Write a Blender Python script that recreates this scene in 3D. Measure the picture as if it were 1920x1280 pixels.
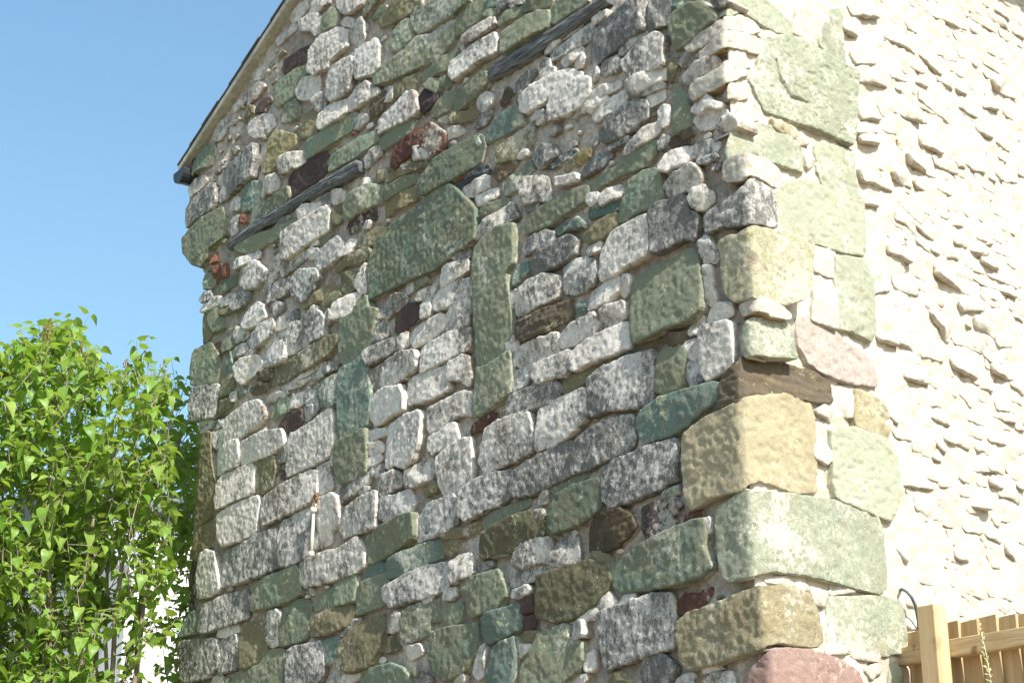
import bpy, math, random
import mathutils, mathutils.geometry
import numpy as np
from mathutils import Vector, Matrix

for o in list(bpy.data.objects):
    bpy.data.objects.remove(o)
random.seed(7)
rng = np.random.default_rng(11)
scene = bpy.context.scene
COL = scene.collection

# ------------------------------------------------------------------ camera, sky, sun, exposure
F_PX = 3100.0                                   # focal length in pixels of the 1920 px wide photograph
PITCH = math.radians(19.95)
EYE = np.array([0.0, 0.0, 1.6])
cam_data = bpy.data.cameras.new("camera")
cam_data.sensor_width = 36.0
cam_data.lens = F_PX / 1920 * 36.0
cam_data.clip_end = 2000
cam = bpy.data.objects.new("camera", cam_data)
COL.objects.link(cam)
cam.location = EYE
cam.rotation_euler = (math.pi / 2 + PITCH, 0, 0)
scene.camera = cam

GABLE_AZ = math.radians(-37.8)                  # direction in which the gable wall runs away to the left
SIDE_AZ = GABLE_AZ + math.pi / 2                # direction in which the side wall runs away to the right
SUN_AZ = math.radians(142.2 + 6.5)
SUN_EL = math.radians(44.0)

world = bpy.data.worlds.new("World")
scene.world = world
world.use_nodes = True
wn = world.node_tree
sky = wn.nodes.new("ShaderNodeTexSky")
sky.sky_type = 'NISHITA'
sky.sun_disc = False
sky.sun_elevation = SUN_EL
sky.sun_rotation = SUN_AZ
sky.altitude = 50
sky.air_density = 1.6
sky.dust_density = 3.0
sky.ozone_density = 6.0
bg = wn.nodes["Background"]
bg.inputs[1].default_value = 0.107
wb = wn.nodes.new("ShaderNodeMix"); wb.data_type = 'RGBA'; wb.blend_type = 'MULTIPLY'; wb.inputs[0].default_value = 1.0
wb.inputs[7].default_value = (0.99, 1.075, 1.0, 1)                   # the picture's white balance, the same over the whole sky
wn.links.new(sky.outputs[0], wb.inputs[6]); wn.links.new(wb.outputs[2], bg.inputs[0])

sun_data = bpy.data.lights.new("sun", 'SUN')
sun_data.energy = 3.9
sun_data.angle = math.radians(0.53)
sun_data.color = (1.0, 0.94, 0.85)
sun = bpy.data.objects.new("sun", sun_data)
COL.objects.link(sun)
sdir = Vector((math.sin(SUN_AZ) * math.cos(SUN_EL), math.cos(SUN_AZ) * math.cos(SUN_EL), math.sin(SUN_EL)))
sun.rotation_euler = sdir.to_track_quat('Z', 'Y').to_euler()
sun.location = (5, -5, 12)

vs = scene.view_settings
vs.view_transform = 'Standard'
vs.look = 'None'
vs.exposure = 1.08
vs.gamma = 1.0
vs.use_curve_mapping = False
scene.cycles.max_bounces = 6
scene.cycles.diffuse_bounces = 4

# ------------------------------------------------------------------ frame of the house and pixel -> point helpers
RIGHT = np.array([1.0, 0, 0])
FWD = np.array([0, math.cos(PITCH), math.sin(PITCH)])
UP = np.array([0, -math.sin(PITCH), math.cos(PITCH)])
def az(a): return np.array([math.sin(a), math.cos(a), 0.0])
DL, DR = az(GABLE_AZ), az(SIDE_AZ)
NG, NS = -DR, -DL                                # outward normals of gable and side wall
ZV = np.array([0, 0, 1.0])
def ray(x, y): return RIGHT * (x - 960) + UP * (640 - y) + FWD * F_PX
def project(p):
    d = np.asarray(p) - EYE
    w = d @ FWD
    return 960 + F_PX * (d @ RIGHT) / w, 640 - F_PX * (d @ UP) / w
_r = ray(1410, 1000)
_r = _r / math.hypot(_r[0], _r[1]) * 6.0
CORNER = np.array([_r[0], _r[1], 0.0])
def arris_px(y): return 1364 + (1410 - 1364) * (y - 100) / 900.0
def hit(x, y, origin, normal):
    r = ray(x, y)
    k = ((origin - EYE) @ normal) / (r @ normal)
    return EYE + r * k
def on_gable(x, y, h):
    p = hit(x, y, CORNER + NG * h, NG)
    return (p - CORNER) @ NS, p[2]
def on_side(x, y, h):
    p = hit(x, y, CORNER + NS * h, NS)
    return (p - CORNER) @ DR, p[2]
def at_dist(x, y, d):
    r = ray(x, y)
    return EYE + r / math.hypot(r[0], r[1]) * d
RHO = 0.02
def fold(s, z, h, corner=None, rho=RHO, side=None):
    """unfolded wall coordinates (s < 0 gable, s > 0 side wall, height z, relief h) -> 3-D"""
    s, z, h = np.broadcast_arrays(np.asarray(s, float), np.asarray(z, float), np.asarray(h, float))
    c = CORNER if corner is None else corner
    out = np.empty(s.shape + (3,))
    if side == 'g':
        out[:] = c + NS * s[..., None] + NG * h[..., None]
    elif side == 's':
        out[:] = c + DR * s[..., None] + NS * h[..., None]
    else:
        a = np.clip((s + rho) / (2 * rho), 0, 1) * (math.pi / 2)
        o = c + (DL + DR) * rho
        rad = np.maximum(rho + h, 0.002)
        arc = o + (NG * np.cos(a)[..., None] + NS * np.sin(a)[..., None]) * rad[..., None]
        g = c + NS * s[..., None] + NG * h[..., None]
        d = c + DR * s[..., None] + NS * h[..., None]
        out[:] = np.where((s < -rho)[..., None], g, np.where((s > rho)[..., None], d, arc))
    out[..., 2] = z
    return out

# ------------------------------------------------------------------ numpy gradient noise
_perm = np.random.default_rng(5).permutation(256)
_perm = np.concatenate([_perm, _perm, _perm])
_g3 = np.random.default_rng(6).normal(size=(256, 3))
_g3 /= np.linalg.norm(_g3, axis=1)[:, None]
def noise3(x, y, z):
    x, y, z = np.broadcast_arrays(np.asarray(x, float), np.asarray(y, float), np.asarray(z, float))
    xi, yi, zi = np.floor(x).astype(int), np.floor(y).astype(int), np.floor(z).astype(int)
    xf, yf, zf = x - xi, y - yi, z - zi
    xi &= 255; yi &= 255; zi &= 255
    def f(t): return t * t * t * (t * (t * 6 - 15) + 10)
    u, v, w = f(xf), f(yf), f(zf)
    def g(dx, dy, dz):
        k = _perm[_perm[_perm[(xi + dx) & 255] + ((yi + dy) & 255)] + ((zi + dz) & 255)]
        gr = _g3[k]
        return gr[..., 0] * (xf - dx) + gr[..., 1] * (yf - dy) + gr[..., 2] * (zf - dz)
    def l(a, b, t): return a + (b - a) * t
    x0 = l(l(g(0,0,0), g(1,0,0), u), l(g(0,1,0), g(1,1,0), u), v)
    x1 = l(l(g(0,0,1), g(1,0,1), u), l(g(0,1,1), g(1,1,1), u), v)
    return l(x0, x1, w) * 1.6
def sstep(a, b, x):
    t = np.clip((x - a) / (b - a), 0, 1)
    return t * t * (3 - 2 * t)

# ------------------------------------------------------------------ mesh and object helpers
def mesh_from(name, verts, faces_flat, loop_totals, mat, smooth=True, rim=None):
    me = bpy.data.meshes.new(name)
    nv, nl, nf = len(verts), len(faces_flat), len(loop_totals)
    me.vertices.add(nv); me.loops.add(nl); me.polygons.add(nf)
    me.vertices.foreach_set("co", np.asarray(verts, np.float32).ravel())
    me.loops.foreach_set("vertex_index", np.asarray(faces_flat, np.int32))
    ls = np.concatenate([[0], np.cumsum(loop_totals)[:-1]]).astype(np.int32)
    me.polygons.foreach_set("loop_start", ls)
    me.polygons.foreach_set("use_smooth", np.full(nf, smooth, bool))
    if rim is not None:
        at = me.attributes.new("rim", 'FLOAT', 'POINT')
        at.data.foreach_set("value", np.asarray(rim, np.float32))
    me.update(calc_edges=True)
    if mat: me.materials.append(mat)
    return me
def link(name, data, parent=None, loc=None):
    o = bpy.data.objects.new(name, data)
    COL.objects.link(o)
    if loc is not None: o.location = loc
    if parent is not None:
        o.parent = parent
        pw = parent.matrix_world
    return o
def tag(o, label=None, cat=None, group=None, kind=None):
    if label: o['label'] = label
    if cat: o['category'] = cat
    if group: o['group'] = group
    if kind: o['kind'] = kind
    return o
class MB:
    """collects simple closed pieces into one mesh"""
    def __init__(self): self.v = []; self.f = []
    def add(self, verts, faces):
        n = len(self.v)
        self.v += [tuple(p) for p in verts]
        self.f += [tuple(i + n for i in f) for f in faces]
    def frame_box(self, o, a, b, c):
        """box with corner o and edge vectors a, b, c"""
        o, a, b, c = map(np.asarray, (o, a, b, c))
        if np.dot(np.cross(a, b), c) < 0: a, b = b, a
        p = [o, o + a, o + a + b, o + b, o + c, o + a + c, o + a + b + c, o + b + c]
        self.add(p, [(3,2,1,0), (4,5,6,7), (0,1,5,4), (1,2,6,5), (2,3,7,6), (3,0,4,7)])
    def tube(self, pts, radii, n=8, cap=True):
        pts = [np.asarray(p, float) for p in pts]
        if np.isscalar(radii): radii = [radii] * len(pts)
        base = len(self.v); prev = None
        for i, p in enumerate(pts):
            d = pts[min(i + 1, len(pts) - 1)] - pts[max(i - 1, 0)]
            d = d / (np.linalg.norm(d) + 1e-9)
            if prev is None:
                q = np.cross(d, [0, 0, 1.0])
                if np.linalg.norm(q) < 1e-3: q = np.cross(d, [1.0, 0, 0])
            else:
                q = prev - d * (prev @ d)
            q = q / (np.linalg.norm(q) + 1e-9); prev = q
            w = np.cross(d, q)
            for k in range(n):
                a = 2 * math.pi * k / n
                self.v.append(tuple(p + (q * math.cos(a) + w * math.sin(a)) * radii[i]))
        for i in range(len(pts) - 1):
            for k in range(n):
                a, b = base + i * n + k, base + i * n + (k + 1) % n
                self.f.append((a, b, b + n, a + n))
        if cap:
            self.f.append(tuple(base + k for k in reversed(range(n))))
            self.f.append(tuple(base + (len(pts) - 1) * n + k for k in range(n)))
    def build(self, name, mat, parent=None, smooth=False, bevel=0.0, loc=None):
        me = bpy.data.meshes.new(name)
        v = np.array(self.v, float)
        if loc is not None: v = v - np.asarray(loc)
        me.from_pydata(v.tolist(), [], self.f)
        if smooth:
            me.polygons.foreach_set("use_smooth", np.ones(len(me.polygons), bool))
        me.update()
        if mat: me.materials.append(mat)
        o = link(name, me, parent, loc)
        if bevel:
            m = o.modifiers.new("bevel", 'BEVEL'); m.width = bevel; m.segments = 2; m.limit_method = 'ANGLE'
        return o

# ------------------------------------------------------------------ materials
class NT:
    def __init__(self, name):
        self.m = bpy.data.materials.new(name); self.m.use_nodes = True
        self.t = self.m.node_tree; self.n = self.t.nodes; self.l = self.t.links
        self.bsdf = self.n["Principled BSDF"]
    def new(self, k, **kw):
        x = self.n.new(k)
        for a, b in kw.items(): setattr(x, a, b)
        return x
    def coords(self, rand=True, scale=(1, 1, 1)):
        tc = self.new("ShaderNodeTexCoord")
        src = tc.outputs["Object"]
        if rand:
            oi = self.new("ShaderNodeObjectInfo")
            ml = self.new("ShaderNodeVectorMath", operation='SCALE'); ml.inputs[0].default_value = (37, 53, 71)
            self.l.new(oi.outputs["Random"], ml.inputs["Scale"])
            ad = self.new("ShaderNodeVectorMath", operation='ADD')
            self.l.new(src, ad.inputs[0]); self.l.new(ml.outputs[0], ad.inputs[1])
            src = ad.outputs[0]
            self.rand = oi.outputs["Random"]
        self.src = src
        return src
    def noise(self, scale, detail=5, rough=0.6, stretch=None, src=None, dist=0.0):
        src = src or self.src
        if stretch:
            mp = self.new("ShaderNodeVectorMath", operation='MULTIPLY'); mp.inputs[1].default_value = stretch
            self.l.new(src, mp.inputs[0]); src = mp.outputs[0]
        n = self.new("ShaderNodeTexNoise")
        n.inputs["Scale"].default_value = scale; n.inputs["Detail"].default_value = detail
        n.inputs["Roughness"].default_value = rough; n.inputs["Distortion"].default_value = dist
        self.l.new(src, n.inputs["Vector"])
        return n.outputs["Fac"]
    def ramp(self, fac, lo, hi, a=0.0, b=1.0):
        r = self.new("ShaderNodeMapRange"); r.interpolation_type = 'SMOOTHSTEP'
        r.inputs["From Min"].default_value = lo; r.inputs["From Max"].default_value = hi
        r.inputs["To Min"].default_value = a; r.inputs["To Max"].default_value = b
        self.l.new(fac, r.inputs["Value"]); return r.outputs["Result"]
    def math(self, op, a, b):
        m = self.new("ShaderNodeMath", operation=op)
        for i, x in enumerate((a, b)):
            if isinstance(x, (int, float)): m.inputs[i].default_value = x
            else: self.l.new(x, m.inputs[i])
        return m.outputs[0]
    def mix(self, fac, a, b, mode='MIX'):
        m = self.new("ShaderNodeMix", data_type='RGBA', blend_type=mode)
        if isinstance(fac, (int, float)): m.inputs[0].default_value = fac
        else: self.l.new(fac, m.inputs[0])
        for i, x in ((6, a), (7, b)):
            if isinstance(x, tuple): m.inputs[i].default_value = (*x, 1) if len(x) == 3 else x
            else: self.l.new(x, m.inputs[i])
        return m.outputs[2]
    def bump(self, h, strength, distance):
        b = self.new("ShaderNodeBump"); b.inputs["Strength"].default_value = strength
        b.inputs["Distance"].default_value = distance
        self.l.new(h, b.inputs["Height"])
        self.l.new(b.outputs[0], self.bsdf.inputs["Normal"])
    def done(self, col, rough=0.9, spec=0.2):
        if isinstance(col, tuple): self.bsdf.inputs["Base Color"].default_value = (*col, 1)
        else: self.l.new(col, self.bsdf.inputs["Base Color"])
        if isinstance(rough, (int, float)): self.bsdf.inputs["Roughness"].default_value = rough
        else: self.l.new(rough, self.bsdf.inputs["Roughness"])
        self.bsdf.inputs["Specular IOR Level"].default_value = spec
        return self.m

def limewash_mat(name, lime, under, amount, warm=(0.50, 0.42, 0.32), soft=0.032, rimcol=None, streak=0.7, rimw=0.5, fine=1.0):
    """old limewash flaking off stone: amount = share of bare stone"""
    t = NT(name); t.coords()
    gp_ = t.new("ShaderNodeNewGeometry").outputs["Position"]
    wide = t.noise(2.6, 4, 0.6, src=gp_)
    big = t.math('ADD', t.math('MULTIPLY', t.noise(7, 4, 0.65, stretch=(1, 1, 0.8)), 0.5), t.math('MULTIPLY', wide, 0.5))
    a = t.noise(26 * fine, 8, 0.75, stretch=(1, 1, streak), dist=0.25)
    b = t.noise(120 * fine, 4, 0.8, stretch=(1, 1, 0.8))
    rv = t.math('MULTIPLY', t.math('SUBTRACT', t.rand, 0.5), 0.055)
    am = 0.5 - (0.5 - amount) * 0.9
    c = t.math('ADD', t.math('ADD', t.math('MULTIPLY', big, 0.45), t.math('MULTIPLY', a, 0.40)), t.math('MULTIPLY', b, 0.15))
    film = t.ramp(t.math('SUBTRACT', t.math('ADD', rv, am + 0.025), c), -0.07, 0.07)          # thin grey remains of limewash
    c2 = t.math('ADD', t.math('ADD', t.math('MULTIPLY', big, 0.40), t.math('MULTIPLY', a, 0.38)), t.math('MULTIPLY', b, 0.22))
    m = t.ramp(t.math('SUBTRACT', t.math('ADD', rv, am - 0.022), c2), -soft, soft)             # bare dark stone
    l1 = t.mix(t.ramp(t.noise(30, 6, 0.75), 0.36, 0.60), tuple(x * 0.74 for x in lime), lime)
    u1 = t.mix(t.ramp(t.noise(60, 5, 0.7), 0.35, 0.65), under, tuple(x * 2.2 for x in under))
    grey = t.mix(t.ramp(t.noise(55, 5, 0.75), 0.38, 0.62), tuple(x * 0.36 for x in lime), tuple(x * 0.66 for x in lime))
    col = t.mix(t.math('MULTIPLY', film, 0.68), l1, grey)
    col = t.mix(t.math('MULTIPLY', m, 0.84), col, u1)
    gr_ = t.noise(150 * fine, 3, 0.85)
    col = t.mix(t.ramp(gr_, 0.44, 0.64, 0.0, 0.34), col, t.mix(0.7, col, (0.08, 0.08, 0.07)))
    w = t.ramp(t.noise(24, 6, 0.75), 0.58, 0.70)
    col = t.mix(t.math('MULTIPLY', w, 0.5), col, warm)
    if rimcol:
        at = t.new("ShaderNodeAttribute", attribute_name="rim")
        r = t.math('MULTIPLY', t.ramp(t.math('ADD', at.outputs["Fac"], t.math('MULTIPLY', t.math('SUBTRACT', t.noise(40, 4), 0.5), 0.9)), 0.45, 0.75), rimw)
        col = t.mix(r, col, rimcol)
    hgt = t.math('SUBTRACT', t.math('ADD', t.math('MULTIPLY', a, 0.5), t.math('MULTIPLY', b, 0.6)), t.math('MULTIPLY', m, 0.16))
    t.bump(hgt, 0.8, 0.009)
    return t.done(col, 0.92, 0.15)

def sandstone_mat(name, base, alt, tint, lichen=(0.52, 0.54, 0.33), lich=0.0, tintw=0.5, grain=1.0, vary=0.6, hue=0.7, stain=0.6):
    t = NT(name); t.coords()
    a = t.noise(7, 5, 0.6, dist=0.5)
    col = t.mix(t.ramp(a, 0.35, 0.65), base, alt)
    col = t.mix(t.math('MULTIPLY', t.ramp(t.noise(11, 5, 0.65), 0.5, 0.7), tintw), col, tint)
    v = t.math('ADD', 1.0 - vary * 0.5, t.math('MULTIPLY', t.rand, vary))
    vm = t.new("ShaderNodeVectorMath", operation='SCALE'); t.l.new(col, vm.inputs[0]); t.l.new(v, vm.inputs["Scale"])
    col = vm.outputs[0]
    g = t.noise(170, 4, 0.8)
    col = t.mix(t.ramp(g, 0.42, 0.62, 0.0, 0.5), col, t.mix(0.6, col, (0.02, 0.03, 0.02)))
    g2 = t.noise(48, 6, 0.78, dist=0.3)
    col = t.mix(t.ramp(g2, 0.38, 0.58, 0.40, 0.0), col, t.mix(0.5, col, (0.03, 0.035, 0.03)))
    lt = t.new("ShaderNodeVectorMath", operation='SCALE'); t.l.new(col, lt.inputs[0]); lt.inputs["Scale"].default_value = 1.35
    col = t.mix(t.ramp(g2, 0.54, 0.68, 0.0, 0.6), col, lt.outputs[0])
    # limewash or lichen traces
    gp_ = t.new("ShaderNodeNewGeometry").outputs["Position"]
    wash = t.math('ADD', t.math('MULTIPLY', t.noise(2.2, 4, 0.6, src=gp_), 0.55), t.math('MULTIPLY', t.noise(40, 6, 0.75, src=gp_), 0.45))
    hv = t.ramp(t.math('FRACT', t.math('MULTIPLY', t.rand, 7.31), 0.0), 0.0, 1.0, 0.0, hue)
    col = t.mix(hv, col, alt)
    sn = t.ramp(t.noise(5, 5, 0.65, dist=0.8), 0.52, 0.70, 0.0, stain)
    col = t.mix(sn, col, t.mix(0.55, col, (0.26, 0.20, 0.12)))
    at = t.new("ShaderNodeAttribute", attribute_name="rim")
    sm = t.ramp(t.math('ADD', t.math('MULTIPLY', at.outputs["Fac"], 0.55), t.noise(24, 6, 0.7)), 0.74, 0.92, 0.0, 0.7)
    col = t.mix(sm, col, (0.52, 0.48, 0.42))                                                   # mortar smeared over the arrises
    s = t.math('ADD', t.math('MULTIPLY', t.noise(10, 6, 0.7), 0.6), t.math('MULTIPLY', t.noise(85, 5, 0.75), 0.4))
    m = t.ramp(s, 0.60 - lich * 0.1, 0.66 - lich * 0.1)
    col = t.mix(t.math('MULTIPLY', m, 0.85), col, lichen)
    col = t.mix(t.ramp(wash, 0.535, 0.60, 0.0, 0.6), col, (0.56, 0.54, 0.47))
    k = t.ramp(t.noise(45, 5, 0.7), 0.64, 0.72)
    col = t.mix(t.math('MULTIPLY', k, 0.6), col, (0.05, 0.055, 0.045))
    h = t.math('ADD', t.math('MULTIPLY', t.noise(60, 5, 0.75), 0.5), t.math('MULTIPLY', t.noise(135, 4, 0.8), 0.45))
    t.bump(h, 0.9 * grain, 0.010)
    return t.done(col, 0.93, 0.15)

def plain_mat(name, a, b, scale=20, bump=0.3, dist=0.003, rough=0.85, stretch=None, rand=True, spec=0.2, contrast=(0.3, 0.7)):
    t = NT(name); t.coords(rand)
    n = t.noise(scale, 6, 0.65, stretch=stretch)
    t.bump(n, bump, dist)
    return t.done(t.mix(t.ramp(n, *contrast), a, b), rough, spec)

LIME = (0.80, 0.755, 0.685)
STONE = {
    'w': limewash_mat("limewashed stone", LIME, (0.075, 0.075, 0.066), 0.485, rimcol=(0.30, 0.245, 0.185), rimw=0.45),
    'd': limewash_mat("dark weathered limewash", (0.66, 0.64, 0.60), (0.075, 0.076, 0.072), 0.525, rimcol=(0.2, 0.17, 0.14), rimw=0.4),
    'g': sandstone_mat("green sandstone", (0.185, 0.24, 0.185), (0.225, 0.24, 0.17), (0.22, 0.205, 0.13), lich=0.35),
    'o': sandstone_mat("olive sandstone", (0.20, 0.195, 0.12), (0.215, 0.19, 0.12), (0.13, 0.145, 0.10), lich=0.35),
    'l': sandstone_mat("blue green sandstone", (0.135, 0.20, 0.18), (0.175, 0.225, 0.19), (0.10, 0.11, 0.115), lich=0.45),
    'y': sandstone_mat("ochre sandstone", (0.30, 0.25, 0.12), (0.25, 0.23, 0.13), (0.22, 0.14, 0.06), lich=0.1),
    'p': sandstone_mat("purple sandstone", (0.075, 0.055, 0.06), (0.10, 0.07, 0.065), (0.06, 0.05, 0.05), lich=-0.1),
    'm': sandstone_mat("maroon sandstone", (0.17, 0.075, 0.05), (0.12, 0.06, 0.05), (0.20, 0.12, 0.08), lich=0.1),
    'n': sandstone_mat("brown sandstone", (0.15, 0.11, 0.07), (0.12, 0.10, 0.075), (0.20, 0.13, 0.08), lich=0.2),
    'b': sandstone_mat("dark slate", (0.06, 0.07, 0.085), (0.085, 0.10, 0.11), (0.05, 0.055, 0.06), lich=0.1),
    'r': sandstone_mat("red brick", (0.23, 0.10, 0.065), (0.20, 0.09, 0.065), (0.28, 0.15, 0.10), lich=0.5),
    'G': sandstone_mat("pale green sandstone", (0.30, 0.33, 0.25), (0.36, 0.375, 0.285), (0.37, 0.35, 0.25), lichen=(0.58, 0.58, 0.46), lich=0.6, grain=0.7, vary=0.16),
    'Y': sandstone_mat("pale ochre sandstone", (0.36, 0.31, 0.19), (0.41, 0.365, 0.25), (0.33, 0.22, 0.135), lichen=(0.56, 0.53, 0.36), lich=0.4, vary=0.2),
    'O': sandstone_mat("mottled olive sandstone", (0.33, 0.315, 0.205), (0.40, 0.38, 0.285), (0.15, 0.095, 0.085), lichen=(0.56, 0.53, 0.36), lich=0.4, tintw=0.75),
    'k': sandstone_mat("pink sandstone", (0.40, 0.235, 0.20), (0.46, 0.32, 0.28), (0.36, 0.21, 0.18), lichen=(0.58, 0.5, 0.45), lich=0.2),
    'K': sandstone_mat("pale pink sandstone", (0.52, 0.43, 0.385), (0.56, 0.49, 0.44), (0.48, 0.37, 0.33), lichen=(0.66, 0.6, 0.55), lich=0.5),
}
LIMED = [STONE['w'],
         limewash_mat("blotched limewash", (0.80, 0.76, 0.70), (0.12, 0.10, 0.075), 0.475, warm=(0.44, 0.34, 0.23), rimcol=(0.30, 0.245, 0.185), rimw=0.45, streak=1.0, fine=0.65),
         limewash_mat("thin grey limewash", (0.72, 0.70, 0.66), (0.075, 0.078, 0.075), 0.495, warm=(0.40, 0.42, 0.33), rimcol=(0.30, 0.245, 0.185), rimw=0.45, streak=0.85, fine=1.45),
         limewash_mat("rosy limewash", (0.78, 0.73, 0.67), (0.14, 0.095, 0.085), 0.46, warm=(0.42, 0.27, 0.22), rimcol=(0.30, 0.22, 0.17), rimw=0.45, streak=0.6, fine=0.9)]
RUBBLE = limewash_mat("thick limewash on rubble", (0.55, 0.51, 0.44), (0.40, 0.36, 0.29), 0.30, fine=0.6, warm=(0.62, 0.52, 0.38), rimcol=(0.33, 0.245, 0.135), rimw=0.95, streak=1.0)  # tan rims: bare stone sides, with the shade of the undersides painted in
_t = NT("lime mortar"); _t.coords(False)
_n = _t.noise(60, 6, 0.75)
_c = _t.mix(_t.ramp(_t.noise(6, 5, 0.6), 0.35, 0.65), (0.33, 0.282, 0.24), (0.48, 0.425, 0.37))
_c = _t.mix(_t.ramp(_n, 0.36, 0.54, 0.6, 0.0), _c, (0.25, 0.215, 0.185))
_c = _t.mix(_t.ramp(_t.noise(95, 4, 0.8), 0.58, 0.66, 0.0, 0.5), _c, (0.62, 0.58, 0.52))
_g = _t.new("ShaderNodeNewGeometry").outputs["Position"]
_w = _t.math('ADD', _t.math('MULTIPLY', _t.noise(2.2, 4, 0.6, src=_g), 0.5), _t.math('MULTIPLY', _t.noise(34, 6, 0.75, src=_g), 0.5))
_c = _t.mix(_t.ramp(_w, 0.50, 0.57, 0.0, 0.65), _c, (0.66, 0.62, 0.55))                 # limewash left on the pointing
_c = _t.mix(_t.ramp(_w, 0.38, 0.45, 0.55, 0.0), _c, (0.17, 0.155, 0.125))               # old dark grime
_t.bump(_t.math('ADD', _n, _t.math('MULTIPLY', _t.noise(220, 2), 0.4)), 0.9, 0.009)
MORTAR = _t.done(_c, 0.95, 0.1)
_t = NT("limewashed mortar"); _t.coords(False)
_n = _t.noise(45, 6, 0.75)
_c = _t.mix(_t.ramp(_t.noise(8, 5, 0.6), 0.35, 0.7), (0.55, 0.505, 0.435), (0.46, 0.40, 0.32))
_c = _t.mix(_t.ramp(_n, 0.58, 0.68, 0.0, 0.75), _c, (0.46, 0.36, 0.23))  # tan patches put the shade under the stones into the mortar colour
_t.bump(_n, 0.6, 0.006)
SIDE_MORTAR = _t.done(_c, 0.95, 0.1)
_t = NT("weathered timber"); _t.coords(True)
_t2 = _t.new("ShaderNodeAttribute", attribute_name="rim")
_n = _t.noise(40, 6, 0.7, stretch=(1, 1, 1))
_cb = _t.new("ShaderNodeCombineXYZ"); 
_uvn = _t.new("ShaderNodeUVMap"); _uvn.uv_map = "grain"
_mp = _t.new("ShaderNodeVectorMath", operation='MULTIPLY'); _mp.inputs[1].default_value = (6.0, 140.0, 1)
_t.l.new(_uvn.outputs[0], _mp.inputs[0])
_nn = _t.new("ShaderNodeTexNoise"); _nn.inputs["Scale"].default_value = 1.0; _nn.inputs["Detail"].default_value = 5; _nn.inputs["Roughness"].default_value = 0.7
_t.l.new(_mp.outputs[0], _nn.inputs["Vector"])
_c = _t.mix(_t.ramp(_nn.outputs["Fac"], 0.35, 0.62), (0.035, 0.038, 0.042), (0.19, 0.195, 0.195))
_c = _t.mix(_t.ramp(_n, 0.62, 0.72), _c, (0.32, 0.31, 0.28))
_t.bump(_nn.outputs["Fac"], 1.0, 0.006)
TIMBER = _t.done(_c, 0.8, 0.25)

# ------------------------------------------------------------------ ground
def ground_z(x, y):
    p = np.array([x, y, 0.0]) - CORNER
    d = p @ NG                                       # distance in front of the gable
    return 0.95 * float(sstep(3.6, 1.0, d)) if d > 0 else 0.95
gx = np.concatenate([-np.geomspace(400, 6.5, 14), np.linspace(-6, 8, 29), np.geomspace(8.5, 400, 14)])
gy = np.concatenate([-np.geomspace(400, 6.5, 12), np.linspace(-6, 16, 45), np.geomspace(16.5, 600, 14)])
gv = [(x, y, ground_z(x, y)) for y in gy for x in gx]
nx = len(gx)
gf = []
for j in range(len(gy) - 1):
    for i in range(nx - 1):
        gf.append((j * nx + i, j * nx + i + 1, (j + 1) * nx + i + 1, (j + 1) * nx + i))
gm = bpy.data.meshes.new("ground"); gm.from_pydata(gv, [], gf); gm.update()
gm.materials.append(plain_mat("gravel and grass ground", (0.17, 0.135, 0.09), (0.26, 0.21, 0.15), 6, 0.5, 0.03, rand=False))
tag(link("ground", gm), kind='structure')

# ------------------------------------------------------------------ the stone house
house = link("stone_house", None, loc=Vector((CORNER[0], CORNER[1], 0.95)))
tag(house, "old stone house with patched green and limewashed gable, big quoins and white rubble side wall", "house")
HB = np.array([CORNER[0], CORNER[1], 0.95])
Z0 = 0.7                                             # walls start a little below the ground
S_LEFT = on_gable(368, 800, 0.0)[0]                  # far end of the gable
va, vb = on_gable(551, 0, 0.03), on_gable(352, 306, 0.03)
V_SLOPE = (va[1] - vb[1]) / (va[0] - vb[0])
S_MID = S_LEFT / 2
def verge_z(s):                                      # underside of the verge at s
    return vb[1] + V_SLOPE * ((S_MID - abs(s - S_MID)) - vb[0])
Z_RIDGE = verge_z(S_MID)
Z_EAVE = verge_z(S_LEFT)
DEPTH = 6.5

LE = sorted((on_gable(x, y, 0.0)[::-1] for x, y in ((350, 250), (352, 330), (354, 470), (384, 515), (386, 600), (370, 760), (374, 900), (354, 1100), (340, 1270), (338, 1500))))
LEZ, LES = [p[0] for p in LE], [p[1] for p in LE]
def left_edge(z): return np.interp(z, LEZ, LES)
def wall_grid(name, s_arr, z_arr, keep, mat, seed, amp):
    S, Z = np.meshgrid(s_arr, z_arr)
    if seed == 1.0: S = S * (left_edge(Z) / S_LEFT)
    H = amp * (0.010 * noise3(S * 7, Z * 7, seed) + 0.009 * noise3(S * 19, Z * 19, seed + 3) + 0.0065 * noise3(S * 40, Z * 40, seed + 9) - 0.012 * sstep(0.35, 0.8, noise3(S * 26, Z * 26, seed + 31))) - (0.008 if seed == 1.0 else -0.005)
    P = fold(S, Z, H, rho=0.03).reshape(-1, 3) - HB
    ns, nz = len(s_arr), len(z_arr)
    idx = np.arange(ns * nz).reshape(nz, ns)
    q = np.stack([idx[:-1, :-1], idx[:-1, 1:], idx[1:, 1:], idx[1:, :-1]], -1).reshape(-1, 4)
    if keep is not None:
        cs = (S[:-1, :-1] + S[:-1, 1:]).ravel() / 2; cz = Z[1:, :-1].ravel(); cs = np.where(cs < S_MID, cs, cs)
        q = q[keep(cs, cz)]
    me = mesh_from(name, P, q.ravel(), np.full(len(q), 4), mat)
    return link(name, me, house)
gs = np.concatenate([np.arange(S_LEFT, -0.05, 0.013), [-0.05, -0.03, -0.02, -0.01, 0.0]])
gz = np.concatenate([np.arange(Z0, 1.9, 0.1), np.arange(1.9, Z_RIDGE + 0.05, 0.013)])
keep = lambda s, z: z < (vb[1] + V_SLOPE * ((S_MID - np.abs(s - S_MID)) - vb[0])) + 0.05
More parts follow.
